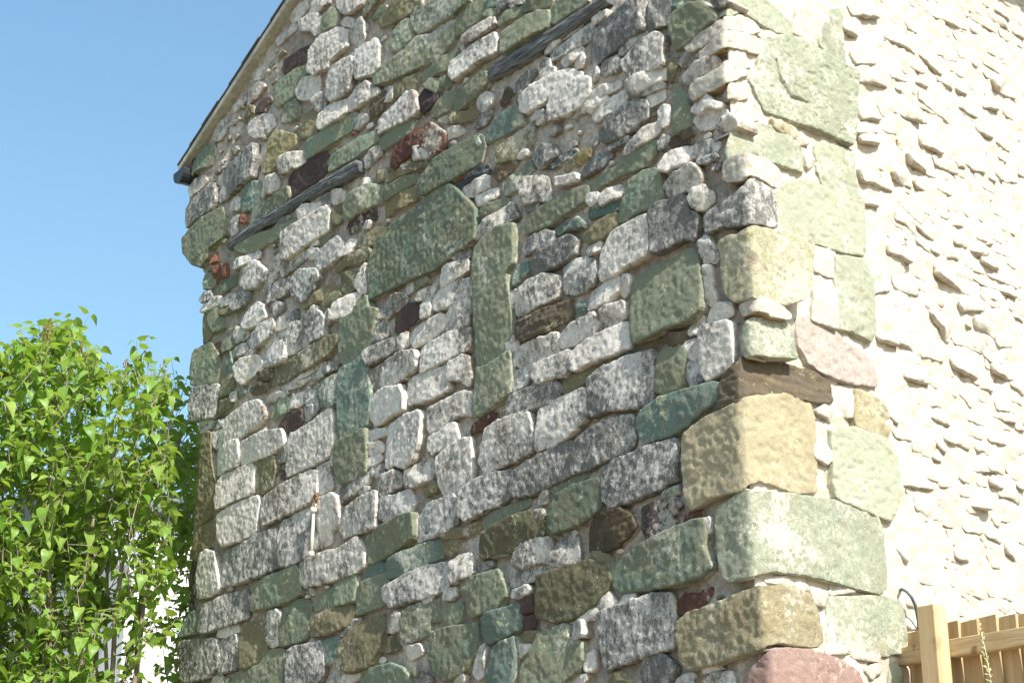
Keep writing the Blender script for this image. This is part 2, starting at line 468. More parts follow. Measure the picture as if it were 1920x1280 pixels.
gable = wall_grid("gable_wall", gs, gz, keep, MORTAR, 1.0, 1.0)
ss = np.concatenate([[0.0, 0.01, 0.02, 0.03, 0.05], np.arange(0.063, 2.6, 0.014), np.linspace(2.65, DEPTH, 26)])
sz = np.concatenate([np.arange(Z0, 1.9, 0.1), np.arange(1.9, Z_EAVE, 0.013), [Z_EAVE]])
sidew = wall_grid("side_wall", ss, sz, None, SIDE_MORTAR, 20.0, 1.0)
b = MB()
for s0, s1, d0, d1, nm in ((S_LEFT + 0.02, S_LEFT + 0.3, 0.02, DEPTH, "left_wall"), (S_LEFT, -0.02, DEPTH - 0.3, DEPTH, "rear_wall")):
    b = MB()
    o = CORNER + NS * s0 + DR * d0; o[2] = Z0
    b.frame_box(o - HB, NS * (s1 - s0), DR * (d1 - d0), ZV * (Z_EAVE - Z0 - 0.02))
    b.build(nm, MORTAR, house)
# rear gable triangle
b = MB()
tri = [(S_LEFT, Z_EAVE - 0.02), (-0.02, Z_EAVE - 0.02), (S_MID, Z_RIDGE - 0.02)]
f0 = [CORNER + NS * s + DR * (DEPTH - 0.3) + ZV * z - HB for s, z in tri]
f1 = [CORNER + NS * s + DR * DEPTH + ZV * z - HB for s, z in tri]
b.add(f0 + f1, [(0, 1, 2), (5, 4, 3), (0, 3, 4, 1), (1, 4, 5, 2), (2, 5, 3, 0)])
b.build("rear_gable", MORTAR, house)

# ------------------------------------------------------------------ stones
def resample(poly, ds, nmin, nmax, grow=0.003, cut=0.04):
    p = np.asarray(poly, float)
    q = np.roll(p, -1, 0)
    p = np.stack([p + (q - p) * cut, p + (q - p) * (1 - cut)], 1).reshape(-1, 2)      # knock the corners off
    if grow:
        d = np.roll(p, -1, 0) - np.roll(p, 1, 0)
        d /= (np.linalg.norm(d, axis=1)[:, None] + 1e-9)
        p = p + np.stack([d[:, 1], -d[:, 0]], 1) * grow
    q = np.roll(p, -1, 0)
    seg = np.linalg.norm(q - p, axis=1)
    per = seg.sum()
    n = int(np.clip(per / ds, nmin, nmax))
    cum = np.concatenate([[0], np.cumsum(seg)])
    t = np.arange(n) / n * per
    k = np.clip(np.searchsorted(cum, t, side='right') - 1, 0, len(seg) - 1)
    f = ((t - cum[k]) / np.maximum(seg[k], 1e-9))[:, None]
    return p[k] + (q[k] - p[k]) * f, per

def area_centroid(p):
    x, y = p[:, 0], p[:, 1]; x1, y1 = np.roll(x, -1), np.roll(y, -1)
    c = x * y1 - x1 * y; A = c.sum() / 2
    if abs(A) < 1e-9: return 0.0, p.mean(0)
    return A, np.array([((x + x1) * c).sum(), ((y + y1) * c).sum()]) / (6 * A)

def inside(pts, poly):
    x, y = pts[:, 0][:, None], pts[:, 1][:, None]
    x0, y0 = poly[:, 0], poly[:, 1]; x1, y1 = np.roll(x0, -1), np.roll(y0, -1)
    c = ((y0 > y) != (y1 > y)) & (x < (x1 - x0) * (y - y0) / (y1 - y0 + 1e-12) + x0)
    return c.sum(1) % 2 == 1
def seg_dist(pts, poly):
    a = poly; b = np.roll(poly, -1, 0); ab = b - a
    ap = pts[:, None, :] - a[None]
    t = np.clip((ap * ab[None]).sum(-1) / ((ab * ab).sum(-1) + 1e-12), 0, 1)
    return np.linalg.norm(ap - ab[None] * t[..., None], axis=-1).min(1)

def stone_geometry(poly, P, seed, ds=0.0075, rough=1.0, tilt=0.08, dome=0.06, taper=0.0, skirt=0.10, lump=1.0, sharp=1.0, layered=0.0, facet=1.2, grow=0.0092, fold_at=None, groove=None, pits=0.0):
    """relief (s, z, h) of one stone with an irregular hammered face"""
    A, _ = area_centroid(np.asarray(poly, float))
    if A < 0: poly = poly[::-1]
    B, per = resample(poly, ds, 12, 220, grow)
    A, C = area_centroid(B)
    size = math.sqrt(abs(A))
    n = len(B)
    sd = seed * 3.17
    R_ = np.random.default_rng(seed)
    ja = min(0.0042, size * 0.04) * min(rough, 1.3)
    J = np.stack([noise3(B[:, 0] * 28, B[:, 1] * 28, sd) + 0.25 * noise3(B[:, 0] * 60, B[:, 1] * 60, sd),
                  noise3(B[:, 0] * 28, B[:, 1] * 28, sd + 40) + 0.25 * noise3(B[:, 0] * 60, B[:, 1] * 60, sd + 40)], 1)
    B = B + J * ja
    # inward normals, smoothed
    d = np.roll(B, -2, 0) - np.roll(B, 2, 0); d /= (np.linalg.norm(d, axis=1)[:, None] + 1e-9)
    N = np.stack([-d[:, 1], d[:, 0]], 1)
    V = B - C; dist = np.linalg.norm(V, axis=1) + 1e-6
    N = 0.6 * N - 0.4 * V / dist[:, None]
    bev = min(0.0036, size * 0.045) / sharp
    ins = [0.0, 0.25 * bev, 0.9 * bev, 2.1 * bev]
    pro = [0.30, 0.72, 0.95, 1.0]
    loops = [B + N * e for e in ins]
    inner = loops[-1]
    lo, hi = inner.min(0), inner.max(0)
    g = ds * 1.02
    gxs = np.arange(lo[0], hi[0] + g, g); gys = np.arange(lo[1], hi[1] + g, g * 0.87)
    X, Y = np.meshgrid(gxs, gys); X = X + (np.arange(len(gys)) % 2)[:, None] * g * 0.5
    pin = np.stack([X.ravel(), Y.ravel()], 1) + R_.uniform(-0.22, 0.22, (X.size, 2)) * g
    if len(pin):
        pin = pin[inside(pin, inner)]
        if len(pin): pin = pin[seg_dist(pin, inner) > g * 0.55]
    if len(pin) == 0: pin = C[None, :]
    co = [Vector(p) for p in inner] + [Vector(p) for p in pin]
    edges = [(i, (i + 1) % n) for i in range(n)]
    cv, _e, cf, ov, _oe, _of = mathutils.geometry.delaunay_2d_cdt(co, edges, [], 1, 1e-7)
    cvp = np.array([(v.x, v.y) for v in cv])
    where_inner = {}
    for k_, src in enumerate(ov):
        for s_ in src:
            if s_ < n: where_inner[s_] = k_
    Q = [B * 0.97 + C * 0.03] + loops[:-1]
    prs = [None] + pro[:-1]
    base = 4 * n
    pts = []; rim = []
    fac_n = 5
    fg = R_.normal(0, 1, (fac_n, 2)) * facet * min(0.22, 0.7 * P / size + 0.02) * min(1.0, 0.13 / size) ** 1.5; fa = R_.uniform(0, 0.3, fac_n) * P + R_.uniform(0.0, 0.004, fac_n)
    fa[0] = 0.0; fg[0] *= 0.25
    fc = C + R_.uniform(-0.35, 0.35, (fac_n, 2)) * size
    gx_, gz_ = R_.normal(0, min(tilt, 0.3 * P / size + 0.01), 2)
    def height(q, pr):
        x, y = q[:, 0], q[:, 1]
        dc = np.linalg.norm(q - C, axis=1) / (size * 0.75)
        h = np.full(len(q), P * pr)
        rel = np.min(fa[None] + ((q[:, None, :] - fc[None]) * fg[None]).sum(-1), axis=1)
        rel = np.clip(rel, -0.75 * P, 0.5 * P + 0.01) if facet else 0
        h = h + pr * (rel + dome * P * (1 - np.clip(dc, 0, 1.3) ** 2) + (gx_ * (x - C[0]) + gz_ * (y - C[1])) * min(1.0, P / 0.02))
        la = min(1.0, P / 0.016) * min(1, size / 0.07) ** 0.5
        nn = lump * la * (0.0045 * noise3(x * 9, y * 9, sd + 1) + 0.0050 * np.abs(noise3(x * 21, y * 21, sd + 5))) \
            + rough * la * (0.0024 * noise3(x * 34, y * 34, sd + 11) + 0.0016 * noise3(x * 75, y * 75, sd + 15))
        if layered:
            zz = y + 0.02 * noise3(x * 6, y * 6, sd + 70)
            nn = nn + layered * 0.006 * noise3(x * 3, zz * 70, sd + 77)
        h = h - np.maximum(0, noise3(x * 26, y * 26, sd + 21) - 0.08) * P * 0.9 * (1 - pr)
        h = h + nn * pr
        if fold_at is not None:                         # worn and chipped arris
            ar_ = np.exp(-((x - fold_at) / 0.022) ** 2)
            h = h - ar_ * (0.004 + 0.020 * np.maximum(0, noise3(y * 14, sd, 2.2) + 0.4 * noise3(x * 30, y * 40, sd + 4)))
        if pits:
            h = h - pits * pr * (0.007 * sstep(0.25, 0.6, noise3(x * 20, y * 34, sd + 61)) + 0.004 * sstep(0.2, 0.6, noise3(x * 45, y * 70, sd + 65)))
        if groove is not None:
            gd = np.full(len(q), 9.0)
            for (p_, w_), (p2_, w2_) in zip(groove[:-1], groove[1:]):
                ab = p2_ - p_; tt = np.clip(((q - p_) @ ab) / (ab @ ab), 0, 1)
                gd = np.minimum(gd, np.linalg.norm(q - p_ - ab * tt[:, None], axis=1) / (w_ + (w2_ - w_) * tt))
            h = h - 0.016 * np.exp(-gd ** 2)
        h = np.maximum(h, (0.30 * P + 0.002) * pr)
        if taper:
            v = np.clip((y - B[:, 1].min()) / (np.ptp(B[:, 1]) + 1e-6), 0, 1)
            h = h * (1 - taper * v)
        return h
    for q, pr in zip(Q, prs):
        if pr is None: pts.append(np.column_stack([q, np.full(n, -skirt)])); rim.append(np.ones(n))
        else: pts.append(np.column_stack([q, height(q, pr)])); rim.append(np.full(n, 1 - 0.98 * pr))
    hi_ = height(cvp, 1.0)
    pts.append(np.column_stack([cvp, hi_])); rim.append(np.zeros(len(cvp)))
    G = np.concatenate(pts); R = np.concatenate(rim)
    i = np.arange(n); j = (i + 1) % n
    quads = [np.stack([r * n + i, r * n + j, (r + 1) * n + j, (r + 1) * n + i], 1) for r in range(3)]
    wi = np.array([where_inner.get(k_, 0) for k_ in range(n)]) + base
    quads.append(np.stack([3 * n + i, 3 * n + j, wi[j], wi[i]], 1))
    quads = np.concatenate(quads)
    tris = []
    for f in cf:
        a_, b_, c_ = f[0], f[1], f[2]
        p0, p1, p2 = cvp[a_], cvp[b_], cvp[c_]
        if (p1[0] - p0[0]) * (p2[1] - p0[1]) - (p1[1] - p0[1]) * (p2[0] - p0[0]) < 0: b_, c_ = c_, b_
        tris.append((a_ + base, b_ + base, c_ + base))
    tris = np.array(tris, int).reshape(-1, 3)
    flat = np.concatenate([quads.ravel(), tris.ravel()])
    tot = np.concatenate([np.full(len(quads), 4), np.full(len(tris), 3)])
    return G, R, flat, tot, C, abs(A)

RELIEF = {'--': 0.004, '-': 0.009, '': 0.020, '+': 0.032, '++': 0.029}
NAME = {'w': 'limewashed_stone', 'd': 'weathered_stone', 'g': 'green_sandstone', 'G': 'green_sandstone', 'l': 'green_sandstone', 'o': 'olive_sandstone', 'O': 'olive_sandstone',
        'y': 'ochre_sandstone', 'Y': 'ochre_sandstone', 'p': 'purple_sandstone', 'm': 'maroon_sandstone', 'n': 'brown_sandstone', 'b': 'slate', 'r': 'brick', 'k': 'pink_sandstone', 'K': 'pink_sandstone'}
STYLE = {'w': dict(rough=1.25, sharp=1.5, facet=1.0, lump=0.32, dome=0.0, grow=0.0105), 'd': dict(rough=1.25, sharp=1.4, facet=1.3, lump=0.32, dome=0.0, grow=0.0105), 'g': dict(rough=0.8, lump=0.9, facet=1.4), 'l': dict(rough=0.8, lump=0.9, facet=1.4), 'o': dict(rough=0.9, facet=1.4), 'G': dict(rough=0.7, lump=0.55, tilt=0.04, dome=0.05),
         'p': dict(rough=0.7), 'm': dict(rough=1.4), 'n': dict(rough=1.3, layered=0.8), 'b': dict(layered=1.0), 'Y': dict(rough=1.0, lump=1.6), 'O': dict(lump=1.4), 'k': dict(rough=0.8, lump=0.7)}
def place(name, parent, G, R, flat, tot, C, mat, corner=None, side=None):
    P3 = fold(G[:, 0], G[:, 1], G[:, 2], corner, RHO, side)
    c3 = fold(C[0], C[1], 0.0, corner, RHO, side)
    me = mesh_from(name, P3 - c3, flat, tot, mat, True, R)
    nq = int((tot == 4).sum()); fl = np.ones(len(tot), bool); fl[:nq] = False
    me.polygons.foreach_set('use_smooth', fl)
    return link(name, me, parent, Vector(c3 - HB))

TRACES = '''
T 336 0 5
w 1240,0 1400,0 1280,110 1200,140 1230,60
w 1140,210 1210,150 1290,130 1330,190 1320,290 1270,320 1210,280 1150,290
g 1340,160 1440,80 1480,130 1470,230 1330,310
w+ 1450,0 1740,-10 1720,40 1610,110 1550,120 1490,100 1455,50
w 1515,215 1570,165 1630,190 1590,235 1530,240
o 1640,110 1740,20 1760,-20 1890,-20 1800,90 1740,150 1640,190
g 1780,150 1870,70 1920,50 1890,140 1810,190
w 1590,270 1620,210 1700,165 1740,230 1730,380 1660,440 1620,460 1600,370
w+ 1270,400 1320,340 1480,255 1560,290 1550,430 1500,470 1400,570 1390,640 1320,660 1270,700 1200,660 1225,580 1220,490
w+ 1370,680 1410,620 1520,560 1610,530 1640,650 1590,840 1500,900 1400,940 1360,880
w+ 1645,480 1830,360 1850,440 1840,640 1800,690 1660,740
w 1110,830 1160,740 1300,700 1310,790 1290,880 1230,930 1130,930 1100,870
w 1250,950 1320,870 1350,880 1360,970 1290,1040
w+ 1290,1070 1400,970 1540,930 1570,1040 1500,1110 1310,1210 1280,1160
w+ 1550,930 1640,830 1750,760 1790,840 1840,830 1850,870 1600,1030 1565,1030
g 885,870 930,780 1090,650 1170,625 1200,660 1140,760 1080,900 1000,950 950,990 900,990
p- 965,640 990,570 1130,470 1250,420 1260,470 1210,570 1100,600 990,690
w- 620,860 740,770 800,800 740,900 640,980 630,920
p 705,1040 740,960 840,905 840,940 800,990 790,1040 720,1060
o 580,1120 650,990 690,1000 680,1060 600,1150
g 930,1070 980,990 1080,920 1110,990 1110,1090 1040,1140 950,1145
w 640,1180 680,1130 790,1070 860,1080 880,1170 800,1270 700,1280 650,1250
o 1120,1200 1160,1070 1270,1000 1290,1060 1270,1240 1200,1280 1130,1300
g 1170,1380 1200,1320 1400,1200 1640,1050 1680,1080 1610,1220 1500,1290 1340,1400 1180,1490
w 1620,1150 1700,1070 1760,1090 1750,1130 1650,1210 1615,1190
n 1775,990 1850,900 1930,850 1920,1000 1850,1080 1790,1100
w- 320,1240 370,1150 470,1100 460,1180 400,1290 330,1330
w- 490,1010 560,940 610,900 620,960 540,1030 500,1050
w- 690,720 740,650 790,640 780,720 720,750
w- 900,380 980,300 1080,220 1100,260 1000,350 920,420
w- 1040,150 1110,60 1180,20 1200,70 1120,180 1060,210
T 720 0 5
w+ -80,1130 -20,1060 40,1020 200,870 270,860 310,1020 270,1080 100,1170 0,1210 -60,1240
o -60,200 60,60 100,-20 330,-20 330,30 240,110 200,150 80,210 0,240 -40,250
g 230,110 290,70 380,60 500,-10 810,-10 720,70 640,140 520,210 400,280 310,310 250,230
g 50,420 100,280 200,170 250,230 250,330 200,420 80,490
g -90,740 -70,690 0,610 200,470 300,350 440,320 560,230 640,190 640,370 560,480 480,560 300,640 120,730 0,770 -80,800
g 650,180 720,90 850,20 920,0 930,110 860,190 780,240 720,310 670,330
g 340,700 400,640 560,530 680,430 690,460 640,520 610,620 480,690 400,720 345,760
l 920,40 960,0 1050,0 1030,50 940,80
g 950,110 1020,80 1040,110 1000,150 940,150
w 1040,70 1080,0 1180,0 1120,60 1060,110
w 1170,50 1220,10 1300,0 1270,20 1200,60
g 1060,200 1100,130 1170,80 1280,70 1260,120 1160,190 1080,240
g 1280,100 1290,30 1340,-10 1560,-10 1540,40 1380,90
g+ 1090,300 1250,190 1430,100 1520,100 1530,170 1510,260 1300,380 1100,500 1085,420
w+ 700,400 720,340 850,250 980,170 1020,170 1030,220 900,310 760,390 715,470
w+ 600,590 700,500 850,400 1030,310 1050,370 1040,500 880,560 780,660 640,740 600,690
g+ 620,940 700,850 800,760 930,660 960,680 970,760 870,890 760,970 640,1040
g 430,1040 480,970 600,860 660,830 620,950 600,1010 520,1070 440,1090
g 520,800 570,710 610,720 620,780 580,820
p 310,920 360,840 400,800 500,850 500,930 430,1020 360,1060 330,1020
g 370,800 420,740 520,740 520,830 480,860
o 80,860 160,760 320,680 320,790 260,840 180,880 90,920
w 0,850 20,810 80,815 70,930 0,940 -10,900
g 1540,180 1560,60 1640,-10 1900,-10 1800,70 1600,220
w 1510,420 1640,360 1620,400 1560,460 1500,510
w- 1660,340 1770,250 1870,205 1800,270 1680,360
w 1560,560 1570,480 1700,400 1920,220 1990,160 1960,260 1900,370 1820,420 1700,500
w 1650,560 1740,490 1830,430 1850,470 1780,560 1680,610
w 1780,590 1850,500 1870,540 1850,600 1790,640
w 1440,590 1490,550 1550,560 1560,640 1600,650 1600,680 1480,740 1440,650
d 1200,810 1330,680 1410,650 1350,760 1260,840 1210,860
d 1210,910 1280,860 1380,800 1360,850 1240,960
w+ 1260,920 1400,800 1560,710 1700,640 1830,690 1740,750 1600,830 1480,960 1330,1050 1280,1030
w+ 1530,1000 1560,890 1650,810 1880,720 1920,740 1910,880 1820,1000 1740,1050 1680,1080 1540,1130
w 1740,1080 1760,1010 1920,900 2010,860 1990,950 1900,1020 1780,1090
w 1360,1100 1420,1040 1500,1040 1480,1080 1380,1120
w 1410,1140 1480,1080 1500,1110 1440,1160
w 860,980 880,910 950,870 1010,900 1000,980 900,1040
d- 850,1200 880,1100 980,1030 1000,1080 960,1150
l- 940,1260 1050,1110 1200,1000 1230,1100 1220,1200 1100,1270 960,1330
g 1210,1140 1220,1040 1280,1010 1300,1100 1290,1170 1220,1190
n- 1090,960 1150,820 1200,870 1170,950 1110,1000
w 560,1260 590,1200 700,1190 740,1240 640,1270 570,1290
m+ 60,1480 100,1360 250,1250 430,1150 560,1240 560,1310 520,1420 440,1470 400,1380 290,1390 240,1450 150,1520 100,1590 60,1560
g -60,1310 60,1220 180,1150 280,1120 240,1250 120,1330 0,1390 -70,1400
o 500,1130 560,1090 760,1040 830,1010 900,1000 860,1090 720,1140 600,1150
o 1060,1490 1080,1400 1200,1290 1330,1180 1390,1160 1390,1270 1340,1400 1230,1480 1080,1540
T 1104 0 5
d+ 0,560 0,330 60,250 180,150 330,40 400,-10 470,-10 470,150 500,260 400,320 300,400 160,480 20,600
w 20,180 80,120 170,110 160,150 90,190 30,220
d+ 520,60 560,-10 720,-10 730,100 700,210 600,250 530,270 510,200
w 440,60 460,-10 530,-10 520,60 500,240 480,160
d 270,490 300,430 420,340 520,290 540,310 480,360 360,460 300,500
w+ 295,590 350,520 500,370 600,310 690,330 700,380 680,480 700,600 640,620 480,690 380,720 320,650
w+ 380,770 480,700 620,650 710,650 700,710 620,760 520,820 430,880 400,830
w 490,880 620,800 680,780 700,800 600,850 510,890
w- 530,960 560,890 640,850 700,850 700,920 640,960 560,1010
n- 520,1110 540,1020 600,1000 640,1040 620,1090
w 640,1040 680,980 730,1000 740,1150 700,1180 650,1120
w 0,650 60,630 90,680 60,740 0,760
w 90,650 140,580 260,530 290,580 270,660 130,690
w 10,900 100,820 280,770 280,800 150,870 20,930
w 0,1000 100,920 150,890 160,930 60,1000 0,1050
w 20,1070 100,1000 230,900 330,870 350,920 260,1010 130,1090 50,1130
d+ 100,1240 160,1130 330,980 400,950 520,940 530,1000 520,1090 440,1160 300,1270 150,1330 100,1300
w+ 315,1430 350,1360 500,1210 640,1130 650,1170 590,1260 460,1350 335,1440
w 160,1380 200,1340 340,1270 370,1290 300,1350 190,1400
l 740,-10 1020,-10 960,50 760,120 740,60
g+ 745,190 800,120 940,40 1050,20 1150,100 1180,170 1100,230 1000,330 900,420 800,460 770,330
w+ 1140,0 1280,0 1270,20 1190,60 1150,30
w 870,520 920,470 1000,500 985,570 880,610 850,590
w+ 870,690 950,620 1150,520 1190,560 1170,620 1050,690 900,770 865,740
w+ 930,1020 1000,950 1090,880 1130,950 1220,970 1210,1000 1100,1000 1030,1060
w- 990,1130 1060,1050 1200,1000 1290,1050 1260,1120 1150,1200 1050,1210
w+ 1190,1170 1260,1100 1330,1070 1370,1150 1300,1200 1200,1210
o 755,620 770,550 840,540 830,620 770,770 750,740
g 770,800 830,780 850,860 890,900 900,960 950,1130 900,1200 800,1250 780,1100
n 840,1260 930,1210 960,1240 880,1300
T 336 256 5
g 160,190 190,100 310,80 310,170 280,260 200,300 150,330 120,370 130,280
w- 80,490 150,400 240,370 250,420 200,480 100,560
d 50,680 90,600 200,520 320,440 350,600 320,670 200,740 60,850 45,800
d+ 380,480 400,330 420,270 560,170 710,70 720,200 690,380 560,450 480,520 360,610 340,580
g+ 30,960 100,870 200,770 390,660 420,760 430,900 330,1000 270,1040 260,1130 200,1220 120,1190 40,1080
y 800,300 830,100 840,30 880,-60 960,-50 1080,-10 1090,80 980,170 930,260 860,330 790,350
w+ 930,270 960,200 1060,150 1160,140 1170,210 1100,270 950,350
p- 1025,400 1090,310 1250,190 1390,150 1390,330 1280,420 1150,500 1050,570 1030,520
w+ 750,530 780,420 830,370 880,350 910,390 910,470 850,510 760,570
l 580,620 620,480 680,420 760,430 740,520 740,570 720,650 600,700
g 660,760 680,690 760,640 900,550 1020,470 1030,560 1000,620 850,720 670,820
w 490,620 530,560 580,600 560,670 490,690
r 560,760 600,720 630,740 610,800 570,800
w 460,790 550,740 560,770 480,800
w 470,900 480,830 530,820 520,900 480,920
g 520,1050 600,990 720,920 830,880 830,970 760,1040 640,1090 560,1080
g 840,900 900,840 1050,770 1120,790 1000,900 840,1000
w+ 960,920 1020,870 1200,750 1370,650 1400,700 1380,870 1280,940 1160,1020 1000,1140 960,1140 965,1030
w 1100,700 1150,650 1310,620 1320,650 1220,720 1120,760
w 900,820 960,770 1040,740 1000,780 920,830
d 1330,580 1400,530 1420,580 1400,640 1340,630
w 1420,520 1470,500 1530,510 1530,600 1430,630
o 1430,680 1500,640 1520,660 1510,800 1440,840
g+ 1560,640 1620,540 1780,440 1870,460 1880,600 1720,680 1580,780 1555,720
p 1570,860 1590,800 1700,720 1830,680 1840,750 1740,790 1680,850 1580,910
w 1700,850 1750,800 1790,800 1770,860
o 1650,1010 1700,940 1830,860 1920,840 1920,900 1850,990 1700,1040
o 1460,1230 1500,1190 1620,1090 1760,1040 1780,1080 1740,1150 1560,1210 1470,1270
w+ 1280,1180 1330,1070 1400,1000 1480,940 1530,1010 1520,1100 1420,1180 1300,1260
w 1210,1010 1290,980 1290,1000 1220,1030
w 1200,1090 1240,1050 1300,1060 1290,1110 1220,1140
g- 1320,980 1430,900 1400,960 1340,1020
w- 950,1160 1100,1070 1190,1060 1190,1130 1080,1220 960,1310
w+ 500,1230 540,1150 720,1070 740,1100 650,1160 530,1250
w 890,1150 950,1090 950,1140 930,1250 900,1270
w 1560,1000 1600,960 1640,970 1600,1080 1555,1110
r 270,1130 350,1090 360,1150 300,1190
r 320,1230 370,1190 380,1290 350,1350 320,1330
r 410,1200 450,1190 450,1300 410,1320
w 1690,1230 1740,1190 1740,1270 1700,1290
w 1720,190 1850,90 1890,150 1840,210 1730,290
o 1800,430 1860,340 1930,290 1960,330 1900,400 1820,440
g 1400,330 1415,200 1560,90 1680,10 1830,-50 1860,20 1760,110 1640,200
T 720 256 5
g+ 340,460 370,400 480,230 700,70 860,-30 900,0 910,80 870,230 640,400 540,450 400,540 340,540
w+ 250,190 280,110 320,95 410,140 410,180 360,195 260,215
o 240,270 280,235 390,205 380,265 300,320 250,310
w 140,290 190,220 230,245 200,285 150,310
o 0,420 0,360 120,320 230,275 250,300 100,380
g 0,540 0,490 180,380 300,350 290,400 180,480 50,560 0,600
y 0,640 60,580 230,490 280,490 300,580 200,640 80,700 0,750
g++ -165,1270 -150,1150 -60,950 80,820 330,640 480,490 620,450 740,560 850,680 860,800 850,960 780,1010 640,1110 480,1240 250,1340 0,1450 -150,1520
b 650,460 780,370 900,290 960,270 980,330 860,370 760,430 690,490
r 640,380 730,300 810,330 740,370 650,410
w 720,490 790,440 930,370 970,380 960,480 830,550 770,560
w 850,570 980,500 1050,500 1040,560 880,640
n 1000,340 1060,290 1200,230 1230,250 1180,310 1060,410
w 890,0 920,30 890,80 860,40
w 1250,160 1330,130 1350,160 1260,200
w+ 1380,150 1480,80 1560,80 1600,150 1520,230 1430,290 1400,230
b 1530,290 1620,200 1780,110 1800,150 1700,210 1560,290
y 1660,280 1770,180 1920,110 1900,190 1760,260 1670,310
g 1090,480 1160,390 1350,220 1380,300 1290,400 1260,490 1120,540
w+ 1270,440 1310,390 1500,370 1540,580 1420,590 1300,620
w+ 1600,400 1720,370 1780,350 1800,400 1700,430 1600,450
d 1850,330 1890,250 2100,130 2110,180 2040,260 1940,330 1870,370
g 920,690 960,640 1130,580 1150,610 1060,680 930,740
w+ 850,870 920,790 1070,690 1170,620 1220,740 1100,810 900,930 850,940
g 1310,860 1360,740 1500,640 1700,530 1900,460 1920,560 1800,650 1560,820 1400,880 1320,900
w 1880,590 1920,550 2000,530 1980,600 1930,640
l+ 1580,870 1640,810 1800,750 1870,830 1800,860 1720,860 1600,910
w+ 1270,1030 1340,950 1500,880 1570,900 1560,990 1440,1050 1290,1100
d+ 1380,1220 1400,1110 1540,1020 1710,930 1790,960 1780,1100 1650,1190 1470,1260 1430,1320 1370,1300
w 1680,1240 1760,1160 1900,1130 1920,1200 1800,1290 1700,1330
o 1860,960 1920,850 2100,740 2180,720 2170,820 2070,930 1920,1000
w 640,1120 700,1060 770,1030 800,1080 790,1140 660,1150
w- 1310,650 1460,620 1420,670 1330,700
l 1180,1300 1220,1220 1300,1200 1360,1200 1330,1300 1220,1390
T 1104 256 5
g 0,480 60,400 250,280 330,190 580,50 620,30 600,170 540,260 370,330 250,380 100,460 0,530
g 280,800 290,640 360,420 500,320 600,300 670,350 690,590 600,650 430,720
w 90,590 140,500 280,460 300,540 200,590 120,640
l- 0,760 0,680 180,610 270,580 260,690 100,740
w+ 690,460 760,370 980,260 1040,370 1020,450 940,480 780,550 710,530
w+ 660,300 720,170 900,90 940,130 920,220 780,290 730,330
w 640,60 680,0 730,0 720,90 660,110
n- 730,60 800,0 930,0 950,40 800,90
w- 950,120 1060,50 1190,40 1230,80 1180,150 1000,200
w 1010,230 1180,170 1200,200 1030,250
w+ 940,570 970,500 1060,460 1130,530 1130,600 1050,680 970,660
d+ 570,690 620,640 860,550 910,600 910,690 1000,720 990,830 970,950 880,950 740,1030 600,1090 580,900
w+ 1030,1000 1090,920 1140,1000 1190,1160 1080,1170 1050,1100
w+ 90,1200 100,1060 180,900 300,830 460,760 540,740 570,900 550,1090 420,1170 330,1210 250,1290 100,1340
o -40,960 0,850 120,800 180,840 100,940 0,990
w -30,1060 40,1000 100,990 90,1060 0,1100
T 336 512 5
g 220,80 240,10 300,0 330,60 310,120 240,150
g- 330,170 400,90 450,40 540,40 530,90 440,160 340,200
w+ 550,40 570,-60 700,-120 820,0 800,50 700,130 610,140 555,90
w 770,110 800,40 900,-10 910,30 830,140 790,170
w 820,250 830,160 900,90 1010,40 1010,190 930,230 830,270
w+ 1040,140 1050,60 1110,-20 1280,-40 1300,20 1250,150 1170,260 1110,260 1050,200
w 850,310 900,270 970,290 970,340 890,380 850,360
w 180,240 210,190 280,170 300,220 200,270
w+ 170,350 210,290 300,240 370,220 360,280 250,350
w 380,300 400,240 470,200 520,200 490,260 400,310
w 480,300 500,240 570,180 660,170 640,230 570,320 500,350
o 380,390 400,340 470,310 490,350 430,380
g 270,370 310,310 370,290 390,370 420,500 320,550 280,480
o 215,660 225,480 230,380 270,400 320,550 260,640
g 120,760 140,720 220,680 290,650 350,760 370,900 340,1020 200,1070 120,1040 110,900
m- 290,700 370,650 410,700 390,770 320,780
g 400,680 430,620 490,590 520,650 480,700 410,750
w+ 570,470 600,380 700,270 780,300 800,400 740,470 640,510 590,510
w 510,570 520,510 590,510 650,560 590,620 520,640
w+ 640,640 680,560 760,470 850,430 880,480 850,560 760,660 660,700
w 880,480 940,420 1040,380 1060,460 980,510 900,540
w 1040,370 1090,340 1100,430 1050,440
w- 800,660 850,590 960,510 1000,560 900,640 820,700
w 1000,700 1010,560 1060,460 1150,450 1180,520 1210,640 1090,740 1020,760
w+ 1150,400 1280,350 1340,400 1360,500 1350,590 1210,640 1180,520
w 1340,400 1400,340 1420,390 1380,490 1350,480
w+ 1420,410 1450,290 1560,220 1620,190 1680,190 1620,270 1620,380 1430,430
w 1640,110 1670,20 1740,0 1750,170 1690,180
o 1150,310 1280,180 1440,80 1460,170 1340,240 1170,330
o 1320,300 1340,230 1480,140 1500,210 1400,300
o 1510,20 1600,-20 1670,0 1640,120 1560,200 1500,140
w 1180,360 1270,310 1290,330 1200,370
g+ 1490,640 1490,440 1620,380 1640,320 1760,210 1770,320 1850,340 1810,480 1780,700 1640,820 1520,860 1490,780
l+ 1490,1180 1500,900 1600,850 1760,740 1760,900 1780,1100 1770,1300 1740,1420 1510,1560 1490,1400
w 490,740 510,700 610,660 640,720 560,770 500,800
w 600,780 690,710 700,730 620,790
l 410,960 430,820 470,730 490,800 490,930 410,980
w+ 520,880 560,820 700,760 760,850 760,890 650,960 570,1040 530,960
w+ 770,840 800,730 860,660 990,600 990,780 960,830 880,850 790,870
